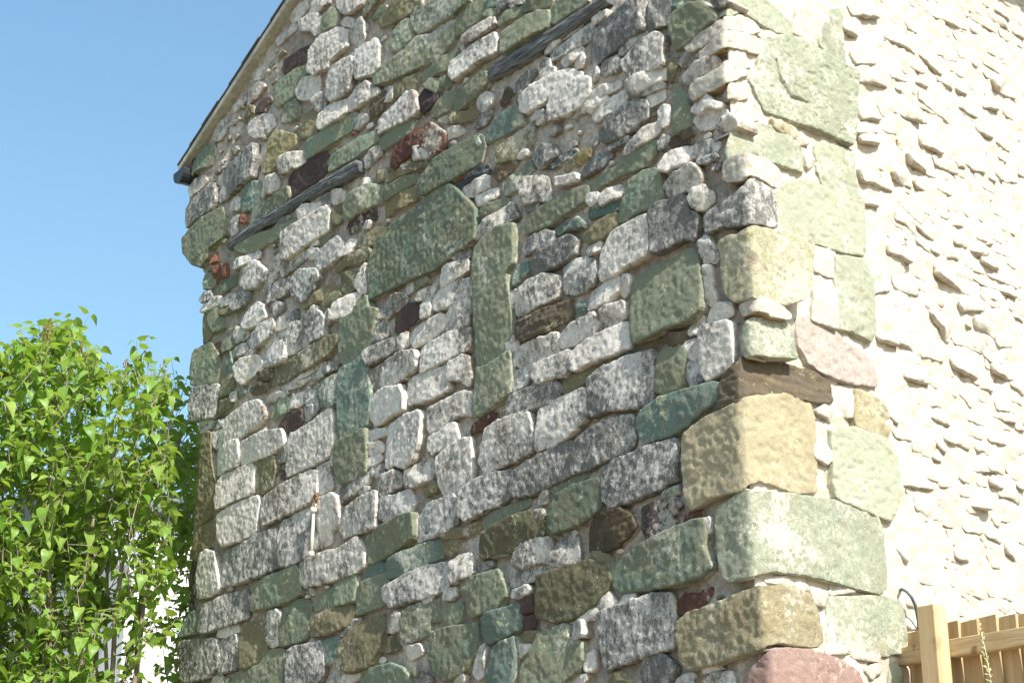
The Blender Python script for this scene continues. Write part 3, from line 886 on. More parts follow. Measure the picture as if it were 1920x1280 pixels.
o+ 870,1000 880,880 1000,840 1200,700 1400,590 1480,580 1470,650 1400,760 1200,880 1000,1000 890,1030
n 770,900 860,870 860,970 800,1000 700,980
o 640,1090 740,1040 860,1030 780,1110 670,1130
w 930,1090 1100,960 1220,860 1280,880 1180,960 1040,1050 950,1100
w 1240,960 1290,860 1350,830 1480,850 1470,890 1360,940 1270,1000
w 1010,1080 1130,1000 1220,970 1130,1040
w 810,1200 900,1130 1010,1100 980,1140 840,1200
l+ 1280,1060 1330,1000 1490,930 1490,1200 1400,1260 1310,1240
w 1150,1160 1190,1070 1220,1080 1200,1190 1160,1190
w 1020,1220 1060,1150 1150,1120 1170,1190 1110,1240 1040,1260
w 1180,1250 1200,1100 1260,1100 1290,1230 1260,1310 1200,1290
w 460,1190 480,1130 520,1120 510,1190
o 350,1130 400,1020 490,930 500,1060 460,1130 360,1170
w+ 100,1240 120,1080 340,1040 360,1120 330,1200 320,1340 230,1360 100,1380
o 340,1290 380,1200 490,1170 500,1230 400,1310 350,1350
l- 530,1120 600,1080 620,1110 550,1160
T 720 512 5
w+ 510,60 540,-60 690,-110 770,-120 760,-20 720,20 590,90 520,120
w+ 440,240 470,180 590,100 760,45 800,90 790,200 680,230 600,300 490,340 445,330
w+ 550,520 560,400 620,290 780,220 800,260 790,400 740,500 600,520
w 340,400 345,270 420,245 430,340 410,400 350,420
w 300,250 320,190 440,110 470,100 440,200 400,230
g 250,130 280,60 390,20 410,70 340,120 270,150
w 180,170 200,120 250,80 260,150 210,190
w+ 0,300 20,240 90,200 180,190 180,270 60,370 0,410
p- 100,540 110,420 230,290 340,270 340,400 240,500 140,560
w -130,500 -100,440 10,420 20,560 -20,620 -100,640 -120,590
w -120,430 -60,370 0,350 -10,410
w+ -180,760 -150,720 0,640 110,600 110,680 20,760 -60,800 -150,860
w 100,690 150,590 200,550 210,680 140,710
w+ 220,640 240,550 330,470 540,380 540,500 400,620 270,680
w+ 335,900 350,720 430,650 600,560 720,510 790,520 790,700 720,740 600,800 440,880 350,930
w+ -150,1040 -130,900 0,830 160,740 300,730 310,800 290,880 230,950 60,1040 -100,1080
w+ 210,1170 215,1000 400,920 580,870 600,1000 600,1090 440,1180 300,1210 230,1230
w+ 600,980 610,840 720,770 780,790 800,980 790,1050 720,1000 640,990
w+ -140,1360 -130,1130 0,1080 160,1060 200,1160 190,1280 60,1330 -50,1400 -100,1420
w+ 400,1420 410,1280 560,1200 740,1110 810,1120 830,1230 800,1310 680,1320 600,1400 500,1460 430,1490
g+ 850,840 845,300 850,-60 870,-210 930,-310 1100,-440 1220,-460 1200,-100 1140,0 1160,200 1180,400 1170,640 1120,740 950,850
g+ 830,1200 860,890 960,870 1120,770 1180,740 1190,900 1180,1120 1030,1220 900,1330 830,1330
l 1150,80 1160,0 1200,-60 1330,-100 1350,-20 1300,40 1190,130
w 1160,240 1170,180 1230,160 1240,230 1200,330 1170,310
w+ 1220,340 1230,170 1330,80 1480,10 1620,30 1640,110 1600,220 1440,300 1300,380 1230,380
d 1690,180 1680,60 1720,-20 1830,-140 1950,-120 1990,0 1960,80 1880,150 1780,190
n+ 1230,580 1230,470 1310,420 1600,290 1740,240 1750,370 1700,430 1500,540 1280,640
l 1800,420 1800,290 1870,270 1880,400 1820,430
w 1170,640 1180,550 1220,540 1220,620
w 1105,720 1130,670 1230,640 1250,700 1130,745
w+ 1230,850 1240,740 1270,690 1420,630 1600,560 1620,640 1610,740 1350,830 1260,870
w 1170,870 1190,770 1230,740 1240,840 1200,870
w+ 1640,680 1650,580 1750,480 1920,400 1975,370 1990,470 1960,560 1880,620 1720,680
w+ 1390,960 1400,860 1560,790 1730,720 1740,900 1690,950 1560,980 1420,1030
w 1200,1000 1210,920 1370,870 1360,960 1320,1040 1210,1120
d+ 1160,1260 1180,1170 1300,1100 1440,1050 1600,1010 1620,1100 1600,1180 1400,1260 1250,1330 1160,1340
o 1640,1090 1680,1000 1800,940 1940,880 2000,930 1900,1000 1760,1090 1690,1130
T 1104 512 5
w+ -20,330 -10,200 90,110 260,30 265,160 190,250 60,320
w 275,160 290,30 360,20 390,60 360,190 320,220
w 90,10 100,-10 210,-30 190,10 130,40
w+ 85,520 90,380 170,310 310,270 310,400 280,430 180,490 110,530
w+ -170,880 -170,760 -20,620 150,540 330,460 380,560 370,680 200,760 0,840 -130,910
g+ 390,400 400,50 560,-60 800,-150 890,-230 940,-230 1000,-180 1050,100 1060,330 960,440 700,530 480,640 410,640
w 1060,140 1060,-30 1130,-60 1140,120 1180,250 1130,300 1090,210
w- 1090,480 1140,360 1210,290 1330,290 1340,380 1240,440
w 940,560 950,500 1060,400 1060,480 1010,550 960,575
n+ 660,600 700,570 930,545 930,600 860,650 740,680
w+ 1020,570 1060,500 1280,450 1320,470 1330,850 1240,910 1090,990 1050,900 1040,700
w 900,760 910,650 1010,620 1030,720 1010,810 960,790
d 890,900 900,790 960,800 1020,830 1040,980 960,1060 910,980
g+ 620,1100 640,770 720,700 880,680 890,800 850,1050 700,1130
n- 430,700 520,640 660,610 640,700 500,730
l- 160,860 240,790 430,690 400,760 260,830
w+ 0,1240 0,1000 120,900 380,780 580,720 600,900 585,1190 450,1240 150,1280 20,1330 -60,1320
o- 0,980 0,860 140,830 180,870 60,970
T 336 768 5
o 190,560 215,320 250,210 300,215 300,480 340,700 300,960 240,1040 160,1100 150,900 180,760
w 190,190 200,50 250,0 300,60 290,160 220,220
d 290,150 310,110 400,85 410,140 310,200
w 300,280 310,220 400,190 400,300 340,360
w+ 340,610 350,380 440,310 550,280 560,440 530,520
w+ 565,480 575,310 780,210 960,190 985,320 860,410 700,460 580,510
w+ 1000,560 990,330 1040,240 1240,120 1390,0 1430,0 1440,300 1390,430 1250,510 1010,620
o 690,770 700,490 900,440 910,560 860,730 790,780
w- 920,400 980,360 990,470 930,490
n- 870,700 930,560 1000,600 1040,650 930,700
g 840,70 870,-20 900,-90 1000,-120 1040,0 880,90
p 920,160 960,100 1080,20 1150,0 1160,110 1060,200 960,190
w 1170,100 1160,0 1200,-30 1250,-40 1250,40
w+ 340,860 350,690 400,620 660,500 690,560 680,790 500,860 360,930
w+ 360,1190 360,990 500,900 720,810 740,830 710,1140 560,1220 400,1270
w+ 760,1000 770,830 950,700 1200,580 1280,570 1280,760 1220,870 1000,980 780,1080
w 1280,660 1290,540 1400,490 1430,740 1300,790
w 1390,430 1420,380 1440,500 1400,520
d+ 930,1200 960,1060 1100,970 1230,910 1270,950 1290,1280 1180,1390 960,1480 940,1380
w+ 1290,850 1440,790 1480,830 1490,1050 1400,1150 1400,1230 1300,1280
w 1490,800 1500,740 1600,690 1720,600 1780,600 1770,680 1640,780 1500,880
w 1680,780 1740,720 1780,730 1720,800
w+ 1490,1100 1530,930 1680,830 1850,760 1850,900 1840,1090 1700,1140 1500,1190
w 1730,250 1800,200 1920,180 1960,220 1760,300 1740,290
w 1730,400 1760,330 1880,300 1900,370 1810,420
w 1740,480 1860,400 1880,470 1750,560
w 1780,580 1900,510 1910,600 1840,630
g+ 1450,470 1470,320 1510,290 1740,175 1750,400 1740,590 1600,650 1490,690 1450,560
w+ 400,290 420,100 520,20 640,-60 740,-90 790,-20 800,60 700,170 550,260 430,310
T 720 768 5
w+ 0,500 20,150 180,50 340,10 360,60 340,300 280,470 190,540 90,510 10,540
w+ 410,400 420,260 620,130 660,130 690,270 600,330 450,410
m 800,220 820,150 1000,30 1030,40 1020,130 900,200
w+ 890,500 960,200 1080,110 1270,40 1360,40 1380,200 1370,370 1200,470 1000,560 940,590
w+ 485,560 490,450 560,380 700,280 800,260 820,600 810,660 720,700 640,780 560,800 510,700
w+ 185,660 200,580 310,500 430,450 460,560 420,640 260,710 190,710
w+ 720,900 720,760 860,660 1000,600 1180,570 1190,620 1160,800 1080,870 900,960 760,1030 715,980
d+ 1180,760 1190,600 1320,500 1500,400 1740,290 1760,450 1740,590 1560,700 1340,790 1220,810
w+ 300,1200 310,1020 380,890 540,830 650,790 690,900 650,1080 560,1160 480,1170 310,1230
w 640,900 650,800 700,780 720,840 690,920
o 360,780 450,660 500,700 490,760 390,800
g+ -210,1260 -190,1180 0,1070 200,980 290,970 290,1190 150,1290 0,1370 -160,1430 -210,1380
o 560,1200 620,1140 900,1040 890,1100 780,1170 600,1210
g 910,1090 920,1020 1000,960 1160,900 1360,830 1350,880 1100,1030 940,1100
o+ 890,1260 910,1160 1100,1040 1300,960 1460,930 1490,1020 1480,1170 1300,1230 1200,1320 1010,1350 900,1400
w 1440,870 1450,800 1520,740 1520,860 1460,880
g+ 1550,1110 1560,940 1600,810 1750,710 1990,640 2010,900 1900,1020 1740,1110 1600,1160
g- 1550,720 1700,640 1830,590 1910,600 1800,700 1600,790
w+ 1410,350 1440,0 1500,-50 1700,-130 1890,-200 1900,0 1880,90 1700,250 1560,340 1430,370
w+ -50,700 -20,620 80,570 140,600 140,700 0,790 -40,800
w+ -40,1020 -50,840 100,800 230,750 265,880 220,950 0,1030
T 1104 768 5
d+ -170,560 -170,460 -150,380 -110,280 100,130 300,50 390,45 395,300 340,370 160,450 -60,560 -150,590
l+ 440,160 480,20 660,-110 960,-200 1160,-260 1220,-240 1190,-90 1060,0 880,160 720,240 540,290 480,260
d+ 95,660 110,540 220,470 480,370 790,270 800,400 790,650 600,760 400,840 200,910 110,820
l 690,800 720,760 840,710 850,760 740,810
p+ 470,1120 470,930 600,860 780,820 840,900 760,1000 710,1130 610,1220 520,1190
m- 730,1140 780,1050 920,980 1050,960 1030,1040 900,1090
n+ -20,1210 0,1040 150,960 300,930 400,990 420,1100 330,1190 250,1280 100,1330 -20,1330
w+ 1075,1030 1130,1015 1120,1140 1080,1130
T 336 1024 5
o 85,100 160,-170 300,-240 310,-100 280,0 150,130
p- 90,600 100,300 120,150 170,140 160,460 150,590
w+ 165,480 160,250 190,80 250,40 330,60 340,200 370,380 340,430 260,470
d+ 380,370 400,220 410,70 560,-10 740,-120 900,-160 930,20 930,190 800,250 560,330 400,375
w+ 1140,350 1140,160 1290,80 1500,20 1660,-80 1710,0 1720,170 1640,240 1500,290 1280,350 1170,380
g+ 665,600 690,380 800,290 1100,180 1140,250 1130,430 1060,480 860,560
w 1180,420 1200,390 1250,400 1240,450
g 1255,600 1270,470 1450,380 1450,330 1520,290 1650,270 1660,350 1640,510 1520,540
g 1650,640 1660,400 1720,330 1920,250 1960,240 1980,480 1900,560
l- 1700,300 1780,190 1900,150 1920,230 1760,290
o+ 1225,840 1250,660 1400,580 1560,530 1620,620 1560,740 1400,820
d+ 195,800 210,560 400,460 600,410 630,500 620,660 440,740 240,810
l 0,850 30,740 110,620 190,590 195,700 150,810
w 360,840 380,790 530,730 540,790 440,840
o 560,900 600,740 700,700 790,700 800,800 800,1040 620,1140 550,1120
w+ 805,860 810,620 910,600 950,640 940,880 880,930 840,930
g 950,750 960,640 1100,500 1200,510 1220,560 1200,670 1190,860 960,940
d+ 0,1230 0,900 150,880 340,870 360,1000 350,1130 240,1230 60,1270
d 350,980 380,890 520,820 540,900 520,1140 370,1200
g 460,1300 500,1210 640,1160 760,1100 800,1040 830,980 980,960 990,1120 960,1290
l 1330,980 1350,880 1480,830 1490,880 1440,1090 1360,1100
w+ 1000,1320 1010,980 1080,950 1310,890 1340,980 1330,1190 1270,1290
w 1480,810 1640,690 1700,680 1640,750 1500,830
o+ 1450,1120 1520,900 1660,720 1900,640 1900,760 1860,940 1760,1130 1600,1180
g 1690,1290 1700,1170 1860,1130 1990,1100 2100,1150 2150,1260 2160,1320 1700,1320
w 1480,1290 1580,1200 1690,1170 1650,1240 1560,1300
o 1860,970 1870,860 2000,850 2060,950 1960,990
o -20,1320 60,1280 250,1235 270,1300 100,1400
w 280,1320 300,1230 360,1200 440,1250 430,1330
T 720 1024 5
w+ 1185,150 1220,30 1340,-60 1530,-80 1560,60 1540,130 1420,150 1290,200 1190,170
d 1185,360 1190,200 1400,150 1550,140 1560,200 1440,290 1220,375
d+ 1570,180 1580,50 1660,-110 1760,-150 1790,50 1790,140 1660,200 1580,205
l+ 45,300 70,140 180,60 400,-40 530,-80 530,80 400,140 180,270
w+ 10,480 20,390 200,280 380,180 590,150 610,250 570,380 430,440 280,500 60,560
w+ 600,290 600,150 680,90 770,65 810,120 810,250 720,300 640,340
w 890,220 900,180 1010,145 1010,180 920,230
g+ 700,380 760,310 900,260 1060,220 1120,350 1140,450 1050,580 850,650 780,640 760,500
w 540,480 570,420 660,390 670,440 620,490
w 360,510 380,470 450,450 440,490 390,520
g 165,860 170,620 330,530 500,500 515,690 420,700 420,820 200,900
g 525,700 540,560 700,530 725,570 690,700 580,760
w+ 0,790 30,680 110,620 150,640 140,760 60,800
g+ 420,1000 430,810 600,760 860,720 870,850 830,1000 770,1140 620,1240 550,1250 460,1150
l+ 930,830 925,680 1000,620 1250,540 1270,620 1260,760 1100,850 980,905
w+ 1170,460 1180,420 1340,375 1365,420 1250,480
p 1280,620 1310,540 1390,450 1400,600
p 1270,780 1310,690 1400,640 1410,720 1350,790
o+ 1430,620 1440,280 1600,220 1900,130 2060,160 2090,300 2050,420 1940,560 1740,680 1560,700 1440,660
w 1715,700 1740,640 1900,600 2010,590 1990,640 1860,690
w+ 1690,830 1710,750 1860,690 1880,830 1740,870
o 1280,850 1300,810 1420,800 1430,840 1380,890 1310,880
w 1225,980 1250,930 1360,920 1360,950 1270,1030
w+ 805,1180 830,1000 900,920 940,930 930,1050 900,1200 840,1230
l+ 940,1290 970,1000 1040,920 1210,850 1220,1000 1200,1200 1180,1320 950,1320
g+ 1280,1320 1290,1140 1380,950 1430,820 1690,720 1720,850 1840,890 1850,1050 1800,1160 1660,1290 1640,1330
w 200,950 330,920 340,990 230,1050
g 240,1190 260,1140 320,1150 300,1210
w 290,1270 350,1190 420,1240 400,1320
w 660,1270 700,1220 750,1200 740,1260 700,1290
w 1690,1290 1700,1260 1890,1200 1900,1250 1800,1310
w 1870,1100 1890,1010 1960,980 1960,1150 1900,1160
o 530,20 540,-70 640,-110 700,-90 660,30 600,90
g 880,60 920,0 1100,-40 1200,-60 1220,0 1150,80 1000,100
T 1104 1024 5
g+ 180,200 300,100 460,-20 700,-130 980,-240 1080,-250 1100,-120 1090,0 1160,190 1060,280 820,360 560,400 260,420 190,350
d+ 70,650 90,620 300,550 600,450 760,450 780,600 780,930 560,1000 200,1130 150,1170 110,950
m 820,520 900,450 1020,450 1060,550 900,630 830,610
m- 1060,420 1150,390 1130,460 1060,560 1040,460
w 50,530 100,460 170,430 240,540 140,580
w 270,530 340,440 430,440 420,500 300,550
w 0,660 0,600 60,620 70,680
d 480,1200 490,1080 560,1020 680,1010 800,1120 780,1250 600,1300 490,1290
w 800,1260 880,1210 970,1200 960,1290 820,1310
w 1050,1290 1180,1190 1320,1180 1350,1290
w 1060,1170 1110,1120 1240,1120 1150,1160
o 150,1290 220,1200 300,1180 350,1240 340,1310
o 0,230 20,60 100,50 170,80 170,330 60,440 0,420
T 1104 0 5
qw 890,440 1000,330 1150,250 1340,160 1450,150 1560,200 1620,280 1540,310 1340,270 1200,320 1050,440 930,490
qw+ 1020,490 1080,440 1300,290 1480,320 1640,400 1620,510 1560,500 1340,430 1250,440 1030,550
qw 1310,520 1400,480 1500,560 1520,620 1460,640 1320,570
qw+ 940,820 1000,750 1200,640 1300,570 1480,660 1500,690 1320,760 1200,810 1040,890 970,930 935,880
qw 1295,830 1310,790 1420,800 1520,900 1410,930 1290,915
qw- 1370,1100 1450,1000 1560,960 1600,1110 1480,1160 1390,1170
T 1200 0 4
qG 650,110 700,20 760,-20 930,-20 1040,80 1140,180 1140,260 1020,240 900,170 760,70 680,120
sG+ 900,480 940,290 1100,260 1330,380 1510,500 1610,560 1600,760 1600,1090 1310,950 1100,870 960,820 900,700 850,590
sG 1340,300 1430,80 1520,60 1540,500 1400,400
sw 1150,220 1190,60 1330,-20 1400,60 1420,200 1320,360 1220,270
sw 900,240 940,210 1040,230 1100,265 940,285
qG+ 660,1040 700,980 880,920 1080,960 1180,1070 1220,1130 1230,1290 1020,1220 850,1150 720,1160 640,1190 630,1150
sY 990,890 1160,960 1210,1010 1180,1040 1010,960
sG 1320,1100 1380,1060 1600,1130 1630,1360 1650,1500 1500,1480 1390,1420 1330,1280
sw 1250,1130 1310,1140 1320,1230 1250,1260
sw 1160,1040 1260,1040 1270,1070 1190,1080
T 1104 256 5
qw+ 1260,260 1330,190 1500,165 1650,200 1780,300 1810,420 1770,470 1700,440 1600,380 1490,335 1440,390 1300,420 1250,380 @1500
qd+ 1065,760 1120,690 1300,590 1380,520 1510,400 1560,400 1750,510 1770,830 1740,840 1530,800 1400,830 1250,840 1090,890 1070,830 @1515
T 1200 320 4
qO+ 600,620 580,560 640,500 720,480 870,420 1000,450 1280,530 1300,560 1290,860 1230,960 1100,1000 920,960 700,980 620,900 600,740 @890
sG 1030,400 1030,150 1100,100 1260,60 1500,190 1660,240 1680,640 1500,600 1250,510 1050,430
sw 1300,560 1470,580 1480,800 1400,790 1310,740
sw+ 1310,1090 1340,780 1480,820 1480,1180 1310,1110
sG+ 1490,630 1680,660 1740,800 1760,1200 1740,1270 1600,1190 1490,1170 1480,820
qw 740,1010 860,950 920,950 1080,1020 1140,1080 1140,1110 1000,1090 930,1050 760,1085 @920
gw 480,720 530,720 530,870 470,870
gw 520,1050 570,1000 670,1010 680,1060 500,1130
gw 470,490 510,480 560,650 500,690 440,620
T 1200 640 4
qG 750,60 770,-130 870,-175 1050,-160 1150,-110 1160,30 1190,120 1000,110 860,90 790,115 @840
sk 1190,10 1180,-170 1300,-200 1430,-130 1560,20 1690,90 1750,180 1780,330 1600,320 1380,240 1260,160
qn+ 590,310 640,220 680,180 860,120 950,120 1100,170 1300,230 1420,300 1450,450 1330,460 1200,430 1090,380 900,390 780,420 570,500 580,400
qY++ 310,760 330,690 480,570 720,460 800,420 1080,390 1280,460 1310,560 1330,1130 1180,1130 1060,1090 900,1040 740,1120 560,1160 380,1250 330,1160 310,900
sw 1470,340 1610,330 1590,560 1510,560 1480,540
sw+ 1330,510 1400,480 1490,540 1450,590 1340,530
sw+ 1320,610 1430,600 1440,880 1410,910 1330,870
sY 1610,360 1700,380 1850,470 1870,550 1880,730 1800,720 1620,640 1600,560
sG+ 1440,650 1620,640 1880,740 1950,840 1950,1200 1900,1340 1780,1300 1480,1170 1460,1080 1450,850
T 1200 960 4
qg++ 600,440 560,110 570,-20 700,-120 840,-155 1100,-140 1480,-90 1780,20 1830,120 1850,560 1800,610 1600,560 1400,500 1200,460 1000,435 850,470 660,520 @840
qY+ 265,900 270,830 340,760 540,690 760,600 880,560 960,560 1130,540 1280,620 1330,720 1380,960 1340,1000 1220,1000 1040,970 900,1020 700,1080 560,1130 350,1170 290,1100 @930
sw+ 1280,580 1420,610 1430,650 1400,700 1310,680
sw 1460,520 1590,560 1610,590 1440,610
sw 940,500 1100,480 1280,540 1250,570 1100,535
sG 1420,640 1560,640 1800,620 1950,680 2000,960 1990,1050 1700,1080 1500,1030 1410,940
qk+ 790,1280 840,1160 960,1050 1050,1020 1300,1030 1540,1120 1650,1200 1680,1300 1650,1500 820,1500 @985
sw 1410,1010 1480,1000 1570,1010 1550,1050 1420,1050
sw 1600,1040 1800,1080 1790,1110 1600,1080
sg 1890,1080 1960,1190 1980,1340 1890,1340
sw 1690,1180 1780,1140 1830,1170 1740,1240
'''
MARKS = '''
T 1560 0 5.3333
210,130,450,180,b 750,0,990,150 1010,140,1380,290 1190,40,1380,150 1370,80,1520,140 1600,180,1760,270 1640,100,1770,200 120,310,240,370,b 240,630,440,620 550,370,830,520 850,490,1070,740 250,790,560,860,b 600,770,760,800 860,810,950,860 660,880,740,930 290,1180,480,1190,b 640,1110,870,1220,b 890,990,1040,1110 1040,1110,1210,1230 1250,1020,1490,1180 1390,420,1710,590 1160,600,1270,600 1300,560,1460,660 1640,890,1840,970,b 1420,310,1560,370 1830,330,1920,380 1070,800,1210,890 1340,840,1410,890 1530,1050,1660,1100 1270,910,1350,940
T 1600 240 6
50,50,270,40 100,150,280,180,b 90,600,340,660,b 580,90,740,190 780,190,980,290,b 550,210,820,340 630,390,920,550,b 940,410,1150,510,b 470,570,660,650,b 360,660,470,710 720,660,870,700 100,850,270,880,b 570,850,760,1070 500,1020,710,1160 750,1130,910,1240 1300,660,1510,830 1180,920,1300,980 1510,380,1680,580 1520,540,1590,600 1680,570,1860,600 1190,420,1270,440 1420,30,1560,100 1580,120,1770,240 1660,330,1720,380 1800,400,1920,490 1400,1220,1520,1270 1690,1110,1830,1190 1360,460,1470,500 1130,1080,1240,1100
T 1600 450 6
410,130,630,260,b 240,590,420,560 490,530,720,610 940,400,1220,570,b 740,10,870,130 900,120,1000,150 1050,180,1200,210 1340,100,1490,180,b 1460,260,1620,320,b 1210,420,1350,450 1540,400,1850,530 1640,540,1820,640 1550,640,1700,680 1220,800,1470,790,b 870,660,1010,740 840,740,970,790 870,830,1060,1130,b 1290,960,1340,980 1390,980,1590,1090,b 1460,880,1650,940 1830,850,1920,910 300,1120,490,1170,b 520,1150,740,1280 1640,1190,1910,1240 1380,1190,1520,1280 1430,0,1560,40 1160,30,1280,70
T 1600 660 6
620,0,1010,100 590,270,840,350,b 1130,170,1390,290,b 1580,220,1800,300,b 920,380,1170,490 700,550,1010,600 890,720,1080,820 1220,460,1330,600 1500,30,1560,110 1590,100,1700,150 1440,390,1560,440 1800,370,1920,470 1820,540,1920,600 1640,640,1880,690 1590,700,1810,790 1850,860,1920,870 910,930,1030,1110 700,1080,890,1160 1060,990,1310,1080 1300,910,1450,960 1560,990,1750,1030 1770,1010,1880,1150 1400,1100,1540,1140 930,1190,1000,1210 500,930,830,1000 420,720,500,790
T 1600 870 6
530,210,910,270 810,130,940,180 990,230,1170,250 1160,310,1340,350 1350,50,1530,80 1550,70,1700,100 1430,230,1500,240 1570,230,1680,260 1660,350,1880,440 1340,460,1510,500,b 1520,500,1620,690 1870,250,1920,270 500,910,600,1080 730,490,1010,620 1170,1050,1300,1070 1520,800,1670,870 1740,990,1920,1100 1240,180,1320,190
T 1560 960 4
1190,620,1440,670 1030,590,1150,640 940,340,1020,350 570,850,640,870 580,690,640,700
'''
ox = oy = 0; sc = 1
stones = []
for line in TRACES.strip().splitlines():
    w = line.split()
    if w[0] == 'T':
        ox, oy, sc = float(w[1]), float(w[2]), float(w[3]); continue
    code = w[0]; ar = None; pp = []
    for c in w[1:]:
        if c[0] == '@': ar = ox + float(c[1:]) / sc
        else:
            x, y = c.split(','); pp.append((ox + float(x) / sc, oy + float(y) / sc))
    rel = code.lstrip('gwdolypmnbrGYOkKqs') ; body = code[:len(code) - len(rel)]
    mode = 'g'
    if len(body) == 2: mode, body = body[0], body[1]
    stones.append((mode, body, rel, pp, ar))
occupied = []
for si, (mode, cl, rel, pp, ar) in enumerate(stones):
    P = RELIEF[rel]
    ext = dict(STYLE.get(cl, {}))
    if mode == 'g':
        poly = [on_gable(x, y, P * 0.9) for x, y in pp]
        G, R, flat, tot, C, A = stone_geometry(poly, P, si + 1, **ext)
        occupied.append(np.array(poly)); place(NAME[cl], gable, G, R, flat, tot, C, STONE[cl] if cl != 'w' else LIMED[(0, 1, 0, 2, 1, 2, 0, 3)[(si * 5 + si // 7) % 8]], None, 'g')
    elif mode == 's':
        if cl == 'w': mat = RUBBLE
        elif cl == 'k': mat = STONE['K']
        elif cl == 'g': mat = STONE['G']
        else: mat = STONE[cl]
        P = max(P, 0.014)
        poly = [on_side(x, y, P) for x, y in pp]
        ext['dome'] = 0.0
        xs_ = [p[0] for p in pp]
        gro = None; dsn = 0.009; ext['pits'] = 0.7 if cl in 'GYOk' else 0.0
        if cl == 'G' and min(xs_) < 1440 and max(xs_) > 1590 and min(p[1] for p in pp) < 100:       # the split face below the top of the corner
            gro = [(np.array(on_side(x, y, P)), w_) for x, y, w_ in ((1456, 112, .003), (1461, 138, .005), (1474, 164, .008), (1486, 182, .009), (1500, 186, .006), (1513, 193, .003))]
            dsn = 0.005; P = 0.04
        G, R, flat, tot, C, A = stone_geometry(poly, P, si + 1, ds=dsn, groove=gro, **{**ext, 'grow': 0.008})
        place('quoin' if A > 0.012 else 'pinning_stone', sidew, G, R, flat, tot, C, mat, None, 's')
    else:
        yc = sum(p[1] for p in pp) / len(pp)
        h0 = P + 0.006
        hs = 0.02
        if ar is not None:
            hs = float(np.clip(on_gable(ar, yc, h0)[0], 0.0, 0.11))
        def apx(y):
            return project(CORNER + NG * h0 + NS * hs + ZV * (on_gable(arris_px(y), y, h0)[1]))[0]
        corner = CORNER + NG * h0 + NS * hs
        poly = []
        for x, y in pp:
            if x < apx(y):
                s, z = on_gable(x, y, h0); poly.append((min(s - hs, -0.001), z))
            else:
                s, z = on_side(x, y, hs); poly.append((max(s + h0, 0.001), z))
        occupied.append(np.array([(s + hs, z) for s, z in poly]))
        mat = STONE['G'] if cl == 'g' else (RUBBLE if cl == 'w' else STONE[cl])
        ext.pop('grow', None); ext['facet'] = 0.6; ext['pits'] = 0.55
        ext['dome'] = 0.0; ext['tilt'] = 0.02
        G, R, flat, tot, C, A = stone_geometry(poly, 0.012, si + 1, ds=0.009, skirt=0.10, fold_at=0.0, grow=0.006, **ext)
        G[:, 2] = np.where(G[:, 2] > -0.09, G[:, 2] - 0.012, G[:, 2])
        place('quoin', gable, G, R, flat, tot, C, mat, corner)

# ------------------------------------------------------------------ limewashed rubble of the side wall
rub = []
for line in MARKS.strip().splitlines():
    if line[0] == 'T':
        _, ox, oy, sc = line.split(); ox, oy, sc = float(ox), float(oy), float(sc); continue
    for m in line.split():
        v = m.split(','); big = len(v) == 5
        a = np.array(on_side(ox + float(v[0]) / sc, oy + float(v[1]) / sc, 0.015))
        c = np.array(on_side(ox + float(v[2]) / sc, oy + float(v[3]) / sc, 0.015))
        L = np.linalg.norm(c - a); d = (c - a) / L; u = np.array([-d[1], d[0]])
        if u[1] < 0: u = -u
        ht = float(np.clip(L * random.uniform(0.4, 0.7), 0.022, 0.07))
        rj = lambda k: random.uniform(-k, k)
        poly = [a - d * 0.004, a + d * L * 0.5 + u * ht * rj(0.15), c + d * 0.004, c + u * ht * random.uniform(0.3, 0.6) + d * L * rj(0.1),
                c - d * L * 0.2 + u * ht * random.uniform(0.8, 1.05), a + d * L * 0.25 + u * ht, a + u * ht * random.uniform(0.4, 0.7) - d * L * 0.08]
        rub.append((poly, 0.042 if big else random.uniform(0.016, 0.024), 0.6, True))
def rubble_edge_px(y):
    return np.interp(y, [0, 100, 300, 600, 700, 900, 1000, 1150, 1280], [1592, 1606, 1622, 1645, 1668, 1697, 1672, 1690, 1705])
z = 1.95
while z < Z_EAVE - 0.1:
    ch = random.uniform(0.035, 0.085)
    s = 0.05 + random.uniform(-0.1, 0)
    while s < 2.5:
        L = random.uniform(0.08, 0.26)
        zz = z + random.uniform(-0.012, 0.012)
        px, py = project(fold(s, zz + ch / 2, 0.01, side='s'))
        vis = -40 < py < 1330
        lim = rubble_edge_px(np.clip(py, 0, 1280)) + 3
        if px > lim and px < 1975:
            n = random.choice([5, 6, 7])
            poly = []
            ph = random.uniform(0, 6.28)
            for k in range(n):
                a = ph + 2 * math.pi * k / n + random.uniform(-0.25, 0.25)
                rx, rz = abs(math.cos(a)) ** 0.6 * math.copysign(1, math.cos(a)), abs(math.sin(a)) ** 0.6 * math.copysign(1, math.sin(a))
                poly.append(np.array([s + L / 2 + rx * L * random.uniform(0.38, 0.5), zz + ch / 2 + rz * ch * random.uniform(0.35, 0.55) - 0.12 * rx * L * 0.3]))
            rub.append((poly, random.choice([0.002, 0.003, 0.004, 0.006, 0.008, 0.011]), 0.3, vis))
        s += L + random.uniform(0.004, 0.02)
    z += ch + random.uniform(0.0, 0.01)
info = []
for poly, P, tp, vis in rub:
    A, C = area_centroid(np.array(poly)); info.append((0 if vis else 1, -abs(A)))
order = sorted(range(len(rub)), key=lambda i: info[i])
extra = []
